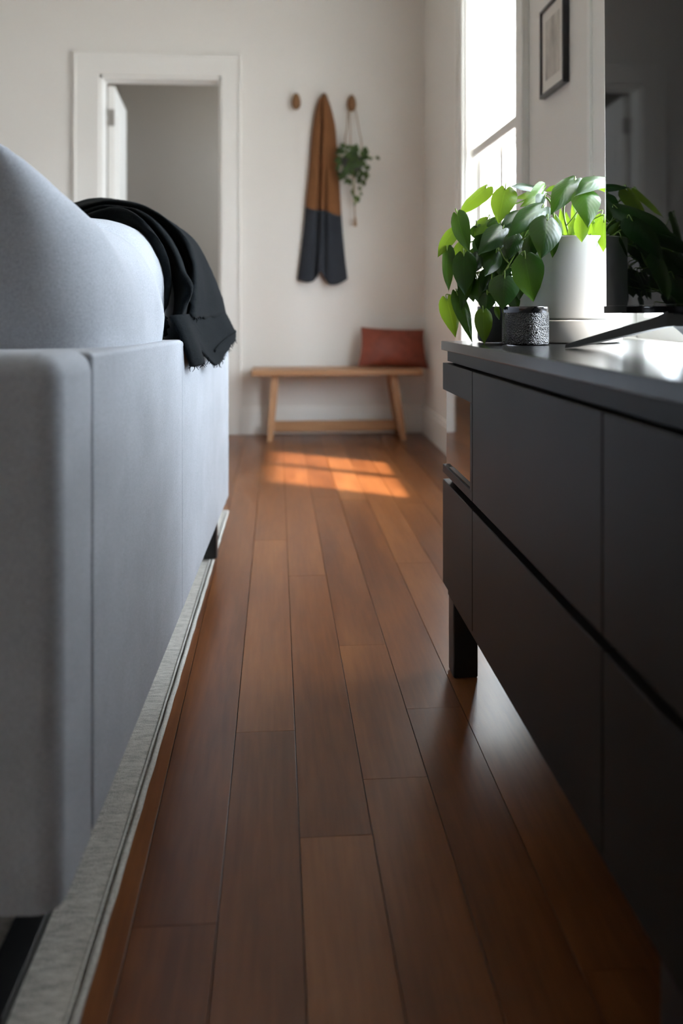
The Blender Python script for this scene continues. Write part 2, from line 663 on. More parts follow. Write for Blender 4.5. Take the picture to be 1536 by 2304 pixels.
# right wall: two windows, plus unseen openings added to light hall and foreground
segs = []
ycur = ROOM_R0
for (y0, y1, z0, z1) in sorted(WIN):
    segs.append(((WX, ycur, 0), (WX + T, y0, CEIL)))
    segs.append(((WX, y0, 0), (WX + T, y1, z0)))
    segs.append(((WX, y0, z1), (WX + T, y1, CEIL)))
    ycur = y1
segs.append(((WX, ycur, 0), (WX + T, 4.9, CEIL)))
segs += [((WX, 4.9, 0), (WX + T, 5.0, CEIL)), ((WX, 5.0, 0), (WX + T, 5.6, 1.55)), ((WX, 5.0, 2.05), (WX + T, 5.6, CEIL)), ((WX, 5.6, 0), (WX + T, 6.3, CEIL))]
struct(multibox('wall_right', segs, M['wall']))

# far wall with the doorway
DX0, DX1 = at_y(222, 400, BACKY).x, at_y(500, 400, BACKY).x
DZ = at_y(360, 170, BACKY).z
struct(multibox('wall_back', [((ROOM_L, BACKY, 0), (DX0, BACKY + T, CEIL)), ((DX1, BACKY, 0), (WX, BACKY + T, CEIL)), ((DX0, BACKY, DZ), (DX1, BACKY + T, CEIL))], M['wall']))
struct(multibox('wall_left', [((ROOM_L - T, ROOM_R0, 0), (ROOM_L, 6.3, CEIL))], M['wall']))
struct(multibox('wall_front', [((ROOM_L, ROOM_R0 - T, 0), (WX, ROOM_R0, CEIL))], M['wall']))
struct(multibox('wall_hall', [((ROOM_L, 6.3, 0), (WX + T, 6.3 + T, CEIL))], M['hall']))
struct(multibox('ceiling', [((ROOM_L - T, ROOM_R0 - T, CEIL), (WX + T, 6.3 + T, CEIL + 0.1))], M['ceil']))

# floor: dark bed, one object per board
floor = struct(multibox('floor', [((ROOM_L, ROOM_R0, -0.06), (WX, 6.3, -0.004))], M['dark_gap']))
BW, BX0, GAP = 0.0998, 0.0304, 0.0007
KNOWN = {-3: [], -2: [], -1: [1642, 1213], 0: [1884, 1295], 1: [1759, 1455], 2: [1603], 3: [1272], 4: [1545], 5: []}


def board(x0, x1, y0, y1):
    c = 0.00015
    dz = random.uniform(-0.00012, 0.00012)
    xa, xb, ya, yb = x0 + GAP, x1 - GAP, y0 + GAP * 0.45, y1 - GAP * 0.45
    cy = 0.00015
    V = [(xa, ya, -0.004), (xb, ya, -0.004), (xb, yb, -0.004), (xa, yb, -0.004),
         (xa, ya, -c * 0.5 + dz), (xb, ya, -c * 0.5 + dz), (xb, yb, -c * 0.5 + dz), (xa, yb, -c * 0.5 + dz),
         (xa + c, ya + cy, dz), (xb - c, ya + cy, dz), (xb - c, yb - cy, dz), (xa + c, yb - cy, dz)]
    F = [(8, 9, 10, 11)]
    for k in range(4):
        k2 = (k + 1) % 4
        F += [(k, k2, 4 + k2, 4 + k), (4 + k, 4 + k2, 8 + k2, 8 + k)]
    build('floorboard', V, F, M['floor'], floor, smooth=False)


k0 = math.ceil((ROOM_L - BX0) / BW) - 1
k1 = math.floor((WX - BX0) / BW)
for k in range(k0, k1 + 1):
    x0, x1 = max(ROOM_L, BX0 + BW * k), min(WX, BX0 + BW * (k + 1))
    if x1 - x0 < 0.01:
        continue
    yend = 6.3 if -1.2 < x0 < 0.0 else BACKY
    cuts = sorted(FPX * CAMH / (v - HZ) for v in KNOWN.get(k, []))
    rng = random.Random(k * 7 + 3)
    if not cuts:
        cuts = [rng.uniform(0.5, 1.6)]
    while cuts[0] > ROOM_R0 + 1.7:
        cuts.insert(0, cuts[0] - rng.uniform(1.0, 1.6))
    while cuts[-1] < yend - 1.5:
        cuts.append(cuts[-1] + rng.uniform(1.0, 1.6))
    ys = [ROOM_R0] + cuts + [yend]
    for a, b in zip(ys, ys[1:]):
        if b - a > 0.02:
            board(x0, x1, a, b)

# baseboards with a stepped top
BH = 0.15


def baseboard(name, a, b, axis, side):
    t = 0.016
    if axis == 'x':   # runs along x at y=a[1]
        bx = [((a[0], a[1] - t, 0), (b[0], a[1], BH - 0.02)), ((a[0], a[1] - t * 0.6, BH - 0.02), (b[0], a[1], BH))]
    else:
        bx = [((a[0] - t, a[1], 0), (a[0], b[1], BH - 0.02)), ((a[0] - t * 0.6, a[1], BH - 0.02), (a[0], b[1], BH))]
    struct(multibox(name, bx, M['trim']))


CASW = 0.105
baseboard('baseboard_back', (DX1 + CASW, BACKY), (WX - 0.016, BACKY), 'x', 1)
baseboard('baseboard_back_left', (ROOM_L, BACKY), (DX0 - CASW, BACKY), 'x', 1)
baseboard('baseboard_right', (WX, ROOM_R0), (WX, BACKY), 'y', 1)

# door casing and jambs
xl = at_y(172, 300, BACKY).x
xr = at_y(537, 300, BACKY).x
zt = at_y(350, 128, BACKY).z
struct(multibox('trim_1', [((xl, BACKY - 0.018, 0), (DX0 + 0.004, BACKY, zt)), ((DX1 - 0.004, BACKY - 0.018, 0), (xr, BACKY, zt)),
                           ((DX0 + 0.004, BACKY - 0.018, DZ - 0.004), (DX1 - 0.004, BACKY, zt)),
                           ((xl - 0.012, BACKY - 0.026, 0), (xl, BACKY, zt + 0.012)), ((xr, BACKY - 0.026, 0), (xr + 0.012, BACKY, zt + 0.012)),
                           ((xl, BACKY - 0.026, zt), (xr, BACKY, zt + 0.012))], M['trim']))
struct(multibox('trim_2', [((DX0, BACKY, 0), (DX0 + 0.018, BACKY + T, DZ)), ((DX1 - 0.018, BACKY, 0), (DX1, BACKY + T, DZ)),
                           ((DX0, BACKY, DZ - 0.018), (DX1, BACKY + T, DZ))], M['trim']))
# open door leaf, swung into the hall
dh = Vector((DX0 + 0.022, BACKY + T + 0.012, 0.012))
dr = empty('door_1', dh, kind='structure')
ang = math.radians(94)
rot = Matrix.Rotation(ang, 3, 'Z')


def dxf(p):
    return dh + rot @ (p - dh)


def dbox(name, mn, mx, mt, bevel=0.002, parent=None):
    return box(name, tuple(dh + Vector(mn)), tuple(dh + Vector(mx)), mt, parent or dr, bevel, xf=dxf)


dW, dH_ = abs(DX1 - DX0) - 0.05, DZ - 0.04
leaf_o = dbox('door_leaf', (0, -0.038, 0), (dW, 0, dH_), M['trim'])
for (za, zb) in ((0.18, 0.85), (1.0, dH_ - 0.14)):
    dbox('door_panel', (0.11, -0.0465, za), (dW - 0.11, -0.036, zb), M['trim'], 0.004)
for z in (0.25, 1.0, dH_ - 0.22):
    V, F = tubevf([dh + Vector((-0.004, -0.02, z)), dh + Vector((-0.004, -0.02, z + 0.09))], 0.006, 8)
    build('hinge', V, F, M['hinge'], dr)
    dbox('hinge_plate', (-0.003, -0.036, z), (0.001, -0.004, z + 0.09), M['hinge'], 0)


# windows
def make_window(n, y0, y1, z0, z1, muntin, blindz, lab):
    root = empty('window_%d' % n, (WX + 0.06, (y0 + y1) / 2, z0), kind='structure')
    x = WX
    cw = 0.10
    fr_ = M['trim']
    for nm, mn, mx in (('casing', (x - 0.018, y1, z0 - 0.09), (x, y1 + cw, z1 + cw)), ('casing', (x - 0.018, y0 - cw, z0 - 0.09), (x, y0, z1 + cw)),
                       ('casing', (x - 0.018, y0, z1), (x, y1, z1 + cw)), ('casing', (x - 0.018, y0, z0 - 0.09), (x, y1, z0 - 0.025)),
                       ('window_sill', (x - 0.045, y0 - cw - 0.01, z0 - 0.025), (x + 0.03, y1 + cw + 0.01, z0))):
        if nm == 'window_sill' and n == 2:
            mn = (x - 0.03, mn[1], mn[2])
        box(nm, mn, mx, fr_, root, 0.003)
    for ya, yb in ((y1, y1 + 0.02), (y0 - 0.02, y0)):
        ya2, yb2 = (y1 + cw - 0.016, y1 + cw + 0.004) if ya == y1 else (y0 - cw - 0.004, y0 - cw + 0.016)
        box('casing_bead', (x - 0.026, ya2, z0 - 0.09), (x - 0.016, yb2, z1 + cw), fr_, root, 0.003)
    # lining
    multibox('window_frame', [((x - 0.002, y1 - 0.018, z0), (x + T, y1, z1)), ((x - 0.002, y0, z0), (x + T, y0 + 0.018, z1)),
                              ((x + 0.02, y0, z0), (x + T, y1, z0 + 0.02)), ((x - 0.002, y0, z1 - 0.018), (x + T, y1, z1))], fr_, root)
    zm = (z0 + z1) / 2
    for nm, xa, za, zb, mu in (('upper_sash', x + 0.082, zm - 0.02, z1 - 0.018, None), ('lower_sash', x + 0.052, z0 + 0.02, zm + 0.025, muntin)):
        ya, yb, sw = y0 + 0.02, y1 - 0.02, 0.042
        xb = xa + 0.028
        s_ = multibox(nm, [((xa, ya, za), (xb, ya + sw, zb)), ((xa, yb - sw, za), (xb, yb, zb)),
                           ((xa, ya + sw, za), (xb, yb - sw, za + 0.05)), ((xa, ya + sw, zb - 0.04), (xb, yb - sw, zb))], fr_, root)
        edges = [ya + sw, yb - sw]
        if mu:
            box('muntin', (xa + 0.002, mu - 0.026, za + 0.05), (xb - 0.002, mu + 0.026, zb - 0.04), fr_, s_, 0.002)
            edges = [ya + sw, mu - 0.026, mu + 0.026, yb - sw]
        for e0, e1 in zip(edges[::2], edges[1::2]):
            build('pane', [(xa + 0.014, e0, za + 0.05), (xa + 0.014, e1, za + 0.05), (xa + 0.014, e1, zb - 0.04), (xa + 0.014, e0, zb - 0.04)], [(0, 1, 2, 3)], M['glass'], s_, smooth=False)
    b = empty('roller_blind', (x + 0.03, (y0 + y1) / 2, blindz), lab, 'blind') if lab else root
    build('blind_cloth', [(x + 0.030, y0 + 0.024, blindz + 0.02), (x + 0.030, y1 - 0.024, blindz + 0.02), (x + 0.030, y1 - 0.024, z1 - 0.05), (x + 0.030, y0 + 0.024, z1 - 0.05)], [(0, 1, 2, 3)], M['blind'], b, smooth=False)
    box('bottom_bar', (x + 0.022, y0 + 0.022, blindz), (x + 0.038, y1 - 0.022, blindz + 0.042), M['trim'], b, 0.004)
    tube('roller_tube', [(x + 0.032, y0 + 0.022, z1 - 0.045), (x + 0.032, y1 - 0.022, z1 - 0.045)], 0.02, M['trim'], b, 14)


make_window(1, *WIN[0], 3.21, 1.335, 'white roller blind half lowered in the window beside the framed print')
make_window(2, *WIN[1], None, 1.95, None)

make_window(3, *WIN[2], None, 0.72, None)  # unseen window behind the camera, added to brighten the near end

# outdoors
struct(multibox('ground_outside', [((WX + T, -12, -0.5), (14, 16, -0.35))], M['ground']))
struct(multibox('sun_shade_slab', [((WX + T, -0.6, 2.42), (1.72, 2.2, 2.52))], M['trim']))  # added out of view, keeps high sun off the window behind the television
struct(multibox('sun_block_slab', [((3.2, -0.28, -0.35), (3.32, 0.66, 6.0))], M['ground']))  # unseen upright slab, added to stop a stray sun patch on the floor

# ------------------------------------------------------------------ rug
RUG_A, RUG_B = Vector((-0.2017, 0.8553, 0)), Vector((-0.1683, 2.911, 0))
rd = (RUG_B - RUG_A).normalized()
rn = Vector((-rd.y, rd.x, 0))
R0 = RUG_B - rd * 3.3


def rugp(a, b, z):
    q = R0 + rd * a + rn * b
    return Vector((q.x, q.y, z))


RZ = 0.0122
rug = empty('area_rug', rugp(1.65, 1.1, 0), 'pale grey heathered area rug with bound edge under the sofa', 'rug')
nr, nc = 60, 34
V = []
for i in range(nr):
    for j in range(nc):
        edge = min(j, nc - 1 - j, i, nr - 1 - i)
        z = 0.011 + (0.0006 * math.sin(i * 2.1 + j) if edge > 0 else -0.002)
        V.append(rugp(3.3 * i / (nr - 1), 0.0065 + 2.207 * j / (nc - 1), z))
F = gridfaces(nr, nc)
n = len(V)
for (a, b) in ((0, 0.0065), (0, 2.2135), (3.3, 2.2135), (3.3, 0.0065)):
    V.append(rugp(a, b, 0.0005))
F.append((n, n + 1, n + 2, n + 3))
build('rug_pile', V, F, M['rug'], rug, fix=True)
for (pa, pb) in (((0, 0), (3.3, 0)), ((3.3, 0), (3.3, 2.22)), ((0, 0), (0, 2.22)), ((0, 2.22), (3.3, 2.22))):
    pts = []
    N = 170
    for i in range(N + 1):
        t = i / N
        a, b = pa[0] + (pb[0] - pa[0]) * t, pa[1] + (pb[1] - pa[1]) * t
        pts.append(rugp(a, b + 0.0003 * math.sin(i * 0.9), 0.0060))
    tube('edge_binding', pts, [0.0046 + 0.0003 * math.sin(i * 1.3) for i in range(N + 1)], M['binding'], rug, 8)
    if pa == (0, 0) and pb[1] == 0:
        tube('edge_binding', [rugp(p_ / 60 * 3.3, 0.0085 + 0.0002 * math.sin(p_ * 2.2), 0.0098) for p_ in range(61)], 0.0020, M['binding'], rug, 6)

# ------------------------------------------------------------------ sofa
SO = Vector((-0.2086, 0.828, 0))
sd_ = Vector((0.036, 1, 0)).normalized()
sn_ = Vector((-sd_.y, sd_.x, 0))


def sofaxf(p):
    """local (depth from aisle face, along, z) -> world; the top line drops a little towards the far end"""
    dep, al, z = p
    zz = z
    if z > 0.16:
        zz = z - 0.026 * (al - 0.13) * (z - 0.16) / 0.5
    q = SO + sd_ * al + sn_ * dep
    return Vector((q.x, q.y, zz))


SZ0, SZ1, SLEN, SDEP = 0.14, 0.672, 1.76, 0.88
sofa = empty('sofa', sofaxf((0.44, 0.88, 0)), 'blue-grey fabric sofa with its back to the walkway, on a rug', 'sofa')


def sbox(name, a, b, mt, bevel, segs=5, parent=None, subdiv=0):
    return box(name, a, b, mt, parent or sofa, bevel, segs, xf=sofaxf, subdiv=subdiv, square_foot=True)


sbox('armrest', (0.0, 0.0, SZ0), (SDEP, 0.142, SZ1 + 0.003), M['sofa'], 0.024, 7)
sbox('armrest', (0.0, 1.665, SZ0), (SDEP, SLEN, SZ1 - 0.004), M['sofa'], 0.022, 6)
sbox('back_panel', (0.0, 0.1285, SZ0), (0.20, 0.802, SZ1), M['sofa'], 0.007, 6)
sbox('back_panel', (0.0, 0.7995, SZ0), (0.20, 1.668, SZ1 - 0.002), M['sofa'], 0.007, 6)
sbox('seat_base', (0.20, 0.128, SZ0), (SDEP - 0.02, 1.665, 0.30), M['sofa'], 0.015, 3)
for a in (0.13, 0.90):
    sbox('seat_cushion', (0.205, a, 0.30), (SDEP + 0.01, a + 0.765, 0.44), M['sofa'], 0.035, 5)
# welt seam along the top edge of the back
tube('seam_piping', [sofaxf((0.004, 0.135 + 0.65 * t / 20, SZ1 - 0.0035)) for t in range(21)], 0.0022, M['sofa'], sofa, 6)
# steel sled base
for dep in (0.060, SDEP - 0.09):
    sbox('sled_leg', (dep, 0.02, RZ), (dep + 0.036, 1.50, RZ + 0.014), M['black'], 0.002, 1)
    for al in (0.22, 1.46):
        sbox('leg_post', (dep, al, RZ + 0.014), (dep + 0.036, al + 0.036, SZ0), M['black'], 0.002, 1)
for dep in (0.014, SDEP - 0.05):
    sbox('leg', (dep, 1.535, RZ), (dep + 0.036, 1.571, SZ0), M['black'], 0.003, 1)


def cushion_vf(W, Hh, Tt, n=26, pw=4.0, bow=0.05, wr=0.0, seed=0, pwa=None, pqa=0.5):
    """plump cushion: local x thickness, y width, z height; two skins meeting in a seam"""
    rg = random.Random(seed)
    ph = [rg.uniform(0, 6) for _ in range(6)]
    V, F = [], []
    for side in (1, -1):
        off = len(V)
        for i in range(n):
            for j in range(n):
                # denser near the edges
                a = math.sin((i / (n - 1) - 0.5) * math.pi)
                b = math.sin((j / (n - 1) - 0.5) * math.pi)
                th = Tt * (max(0, 1 - abs(a) ** (pwa or pw)) ** pqa) * (max(0, 1 - abs(b) ** pw) ** 0.5)
                y = a * W * (1 - bow * (1 - b * b))
                z = b * Hh * (1 - bow * (1 - a * a))
                rip = wr * (math.sin(7 * a + 5 * b + ph[0]) * 0.5 + math.sin(13 * a * b + 4 * b + ph[1]) * 0.35 + math.sin(16 * b - 9 * a + ph[2]) * 0.2)
                V.append(Vector((side * (th + rip * min(1, th / Tt * 1.3)), y, z)))
        F += [tuple(q + off for q in f) for f in gridfaces(n, n, side < 0)]
    return V, F


def cushion(name, c, W, Hh, Tt, R, mt, parent, wr=0.004, seed=1, pw=4.0, warp=None, n=30, bow=0.05, pwa=None, pqa=0.5):
    V, F = cushion_vf(W, Hh, Tt, n, pw, bow, wr, seed, pwa, pqa)
    if warp:
        V = [warp(v) for v in V]
    V = [Vector(c) + R @ v for v in V]
    o = build(name, V, F, mt, parent, fix=False)
    b = bmesh.new()
    b.from_mesh(o.data)
    bmesh.ops.remove_doubles(b, verts=b.verts, dist=0.0004)
    bmesh.ops.recalc_face_normals(b, faces=b.faces)
    b.to_mesh(o.data)
    b.free()
    return o


RS = Matrix.Rotation(-math.atan(0.036), 3, 'Z')


def warp_near(v):
    # slumped: crown falls towards the far end
    v = v.copy()
    t = min(1, max(0, (v.y + 0.30) / 0.60))
    if v.z > 0:
        v.z *= 0.77 + 0.22 * math.exp(-(t / 0.24) ** 1.3)
    return v


def warp_far(v):
    v = v.copy()
    t = min(1, max(0, (v.y + 0.33) / 0.66))
    if v.z > 0:
        v.z *= 0.90 + 0.10 * math.sin(math.pi * min(1, t + 0.12))
    return v


# two loose back cushions
for al, W, top, cx, wf, sd, pwa, pqa, th_ in ((0.545, 0.305, 0.935, 0.158, warp_near, 3, 5.0, 0.5, 0.140), (1.02, 0.33, 0.893, 0.160, warp_far, 8, 5.0, 0.5, 0.120)):
    zc = 0.62
    p0 = sofaxf((cx, al, 0))
    cushion('back_cushion', (p0.x, p0.y, zc), W, top - zc, th_, RS, M['sofa'], sofa, 0.005, sd, 3.2, wf, 34, 0.02, pwa, pqa)


# ------------------------------------------------------------------ throw blanket over the far cushion
def z8(x, y, Y):
    return at_y(160 + 0.2604 * x, 420 + 0.2604 * y, Y)


def rails_sheet(name, rails, mt, parent, nu=60, sub=5, puff=0.006, thick=0.004, jag=0.0, seed=1):
    rg = random.Random(seed)
    cols = [catmull(r_, nu) for r_ in rails]
    rows = []
    for i in range(nu):
        rows.append(catmull([c[i] for c in cols], (len(cols) - 1) * sub + 1))
    ncol = len(rows[0])
    if jag:
        for j in range(ncol):
            d = (rows[-1][j] - rows[-2][j]).normalized()
            rows[-1][j] = rows[-1][j] + d * rg.uniform(-jag, jag)
    for i in range(nu):
        for j in range(ncol):
            rows[i][j] = rows[i][j] + Vector((rg.uniform(-1, 1), rg.uniform(-1, 1), rg.uniform(-1, 1))) * 0.0005
    V = [p for r_ in rows for p in r_]
    o = build(name, V, gridfaces(nu, ncol), mt, parent)
    md = o.modifiers.new('thickness', 'SOLIDIFY')
    md.thickness = thick
    md.offset = 0
    return o, rows


throw = empty('throw_blanket', (-0.2, 1.98, 0.70), 'black woollen throw blanket draped over the back of the sofa', 'blanket')
rails = [
    [z8(60, 400, 1.97), z8(200, 350, 1.93), z8(330, 340, 1.90), z8(460, 350, 1.88), z8(570, 440, 1.85), z8(685, 560, 1.78), z8(725, 720, 1.77), z8(730, 880, 1.75), z8(722, 1060, 1.74)],
    [z8(60, 290, 1.95), z8(220, 225, 1.90), z8(380, 188, 1.86), z8(540, 245, 1.80), z8(690, 385, 1.76), z8(800, 560, 1.73), z8(850, 760, 1.71), z8(835, 900, 1.70), z8(775, 1110, 1.69)],
    [z8(55, 275, 2.04), z8(230, 222, 2.02), z8(420, 212, 1.99), z8(590, 285, 1.94), z8(725, 435, 1.91), z8(822, 605, 1.89), z8(860, 780, 1.86), z8(860, 920, 1.84), z8(860, 1140, 1.80)],
    [z8(50, 245, 1.99), z8(260, 175, 1.95), z8(500, 190, 1.90), z8(650, 262, 1.84), z8(790, 402, 1.80), z8(892, 565, 1.76), z8(955, 725, 1.72), z8(1036, 880, 1.69), z8(915, 1150, 1.68)],
    [z8(40, 232, 2.09), z8(290, 172, 2.07), z8(520, 204, 2.04), z8(690, 266, 2.02), z8(825, 386, 1.99), z8(922, 520, 1.97), z8(978, 660, 1.94), z8(1000, 800, 1.91), z8(1000, 1120, 1.86)],
    [z8(30, 200, 2.05), z8(310, 135, 2.01), z8(560, 163, 1.97), z8(720, 225, 1.93), z8(870, 342, 1.89), z8(985, 475, 1.86), z8(1035, 610, 1.84), z8(1050, 740, 1.82), z8(1030, 1130, 1.80)],
    [z8(10, 175, 2.10), z8(270, 116, 2.07), z8(560, 150, 2.04), z8(745, 236, 2.02), z8(900, 350, 2.00), z8(1035, 485, 1.98), z8(1120, 700, 1.98), z8(1160, 900, 1.98), z8(1170, 1130, 1.98)],
    [z8(-30, 165, 2.16), z8(190, 110, 2.14), z8(430, 130, 2.13), z8(640, 182, 2.12), z8(770, 266, 2.11), z8(1050, 458, 2.10), z8(1210, 740, 2.12), z8(1295, 960, 2.14), z8(1326, 1100, 2.16)],
    [z8(-40, 200, 2.30), z8(190, 170, 2.30), z8(430, 190, 2.30), z8(640, 240, 2.30), z8(760, 330, 2.30), z8(1020, 520, 2.30), z8(1170, 780, 2.30), z8(1255, 980, 2.30), z8(1290, 1100, 2.30)],
]
o, rows = rails_sheet('draped_cloth', rails, M['throw'], throw, 64, 6, thick=0.006, jag=0.004, seed=4)
rails2 = [
    [z8(850, 1120, 1.66), z8(915, 1230, 1.65), z8(985, 1400, 1.64), z8(1030, 1550, 1.66)],
    [z8(960, 1110, 1.70), z8(1010, 1230, 1.69), z8(1075, 1390, 1.69), z8(1142, 1532, 1.72)],
    [z8(1010, 1105, 1.80), z8(1050, 1220, 1.80), z8(1090, 1330, 1.80), z8(1118, 1420, 1.81)],
    [z8(1090, 1110, 1.92), z8(1110, 1230, 1.90), z8(1160, 1390, 1.90), z8(1250, 1540, 1.93)],
    [z8(1200, 1110, 2.03), z8(1230, 1210, 2.02), z8(1275, 1330, 2.02), z8(1345, 1420, 2.03)],
    [z8(1325, 1095, 2.15), z8(1375, 1190, 2.15), z8(1412, 1270, 2.15), z8(1410, 1320, 2.15)],
    [z8(1290, 1095, 2.29), z8(1330, 1190, 2.29), z8(1365, 1270, 2.29), z8(1375, 1300, 2.29)],
]
o2, rows2 = rails_sheet('hanging_corner', rails2, M['throw'], throw, 30, 7, thick=0.006, jag=0.003, seed=6)
# ribbed band near the corner and a frayed fringe
tube('selvedge', catmull([rows2[-9][j] + Vector((0.004, -0.004, 0)) for j in range(20, 36, 3)], 24), 0.003, M['throw'], throw, 6)
rg = random.Random(5)
V, F = [], []
for r_ in (rows[-1][:30], rows2[-1]):
    for j in range(0, len(r_)):
        for q in range(2):
            p = r_[j] + Vector((rg.uniform(-.003, .003), rg.uniform(-.003, .003), 0.002))
            L = rg.uniform(0.004, 0.013)
            tv, tf = tubevf([p, p + Vector((rg.uniform(-.003, .003), 0, -L * .5)), p + Vector((rg.uniform(-.006, .006), rg.uniform(-.003, .003), -L))], [0.0012, 0.001, 0.0005], 4)
            n = len(V)
            V += tv
            F += [tuple(i + n for i in f) for f in tf]
o = build('fringe', V, F, M['throw'], throw)
o['kind'] = 'stuff'
# lacy tassels hanging between cushion and sofa back
V, F = [], []
for (xa, ya, xb, yb, Y) in ((735, 1040, 655, 1240, 1.70), (725, 1050, 690, 1285, 1.70), (700, 1100, 640, 1270, 1.70), (770, 1100, 770, 1280, 1.69), (790, 1110, 800, 1290, 1.69), (815, 1130, 825, 1285, 1.69), (775, 1110, 760, 1230, 1.69)):
    A, B = z8(xa, ya, Y), z8(xb, yb, Y)
    pts = [A.lerp(B, t / 8) + Vector((rg.uniform(-.003, .003), rg.uniform(-.003, .003), 0)) for t in range(9)]
    tv, tf = tubevf(pts, [0.003 + rg.uniform(0, 0.004) for _ in range(9)], 6)
    n = len(V)
    V += tv
    F += [tuple(i + n for i in f) for f in tf]
o = build('tassel', V, F, M['throw'], throw)

# ------------------------------------------------------------------ cabinet
CF, CY1, CY0, CB = 0.325, 1.658, -0.315, 0.745     # front x, far end, near end, back x


def cabxf(p):
    z = p.z
    if z > 0.375:
        z += 0.0155 * (CY1 - p.y) * (z - 0.375) / 0.274
    return Vector((p.x, p.y, z))


def topz(y):
    return 0.649 + 0.0155 * (CY1 - y)


cab = empty('sideboard', ((CF + CB) / 2, 0.67, 0), 'long charcoal lacquered sideboard with flat drawer fronts', 'sideboard')


def cbox(name, a, b, mt, bevel=0.0015, segs=2, parent=None):
    return box(name, a, b, mt, parent or cab, bevel, segs, xf=cabxf)


cbox('worktop', (CF, CY0, 0.631), (CB, CY1, 0.649), M['cabtop'], 0.0015, 2)
cbox('carcass', (CF + 0.022, CY0 + 0.004, 0.168), (CB - 0.005, CY1 - 0.006, 0.631), M['cab'], 0.001)
cbox('top_rail', (CF + 0.012, CY0 + 0.004, 0.609), (CF + 0.022, CY1 - 0.004, 0.631), M['cab'], 0)
cbox('plinth', (CF + 0.012, CY0 + 0.004, 0.148), (CB - 0.02, CY1 - 0.008, 0.168), M['cab'], 0.001)
Yk = [CY1, 1.403, 0.832, 0.26, CY0]
G = 0.0012
for i in range(4):
    ya, yb = Yk[i + 1] + G, Yk[i] - G
    if i > 0:
        cbox('door_front', (CF + 0.003, ya, 0.389), (CF + 0.021, yb, 0.606), M['cab'], 0.0015)
    cbox('drawer_front', (CF + 0.003, ya, 0.170), (CF + 0.021, yb, 0.3755), M['cab'], 0.0015)
# narrow end column: rail, mirror panel, lip
ya, yb = 1.403 + G, CY1 - G
cbox('door_front', (CF + 0.003, ya, 0.553), (CF + 0.021, yb, 0.606), M['cab'], 0.001)
cbox('door_stile', (CF + 0.003, ya, 0.405), (CF + 0.021, ya + 0.016, 0.553), M['cab'], 0.001)
cbox('door_lip', (CF + 0.003, ya, 0.389), (CF + 0.021, yb, 0.405), M['cab'], 0.001)
cbox('mirror_panel', (CF + 0.0105, ya + 0.016, 0.405), (CF + 0.0215, yb, 0.553), M['mirror'], 0)
cbox('glazing_bead', (CF + 0.006, ya + 0.016, 0.405), (CF + 0.0105, yb - 0.05, 0.408), M['blackgloss'], 0)
for ly in (CY1 - 0.052, 0.68, CY0 + 0.004):
    for lx in (CF + 0.014, CB - 0.075):
        box('leg', (lx, ly, 0.0), (lx + 0.048, ly + 0.048, 0.148), M['black'], cab, 0.003, 1)

# ------------------------------------------------------------------ television
TX, TY1 = 0.55, 1.385
tvang = math.atan(0.0155)
tvz = 0.708
tvo = Vector((TX, TY1, tvz))
rtv = Matrix.Rotation(-tvang, 3, 'X')


def tvxf(p):
    return tvo + rtv @ (Vector(p) - tvo)


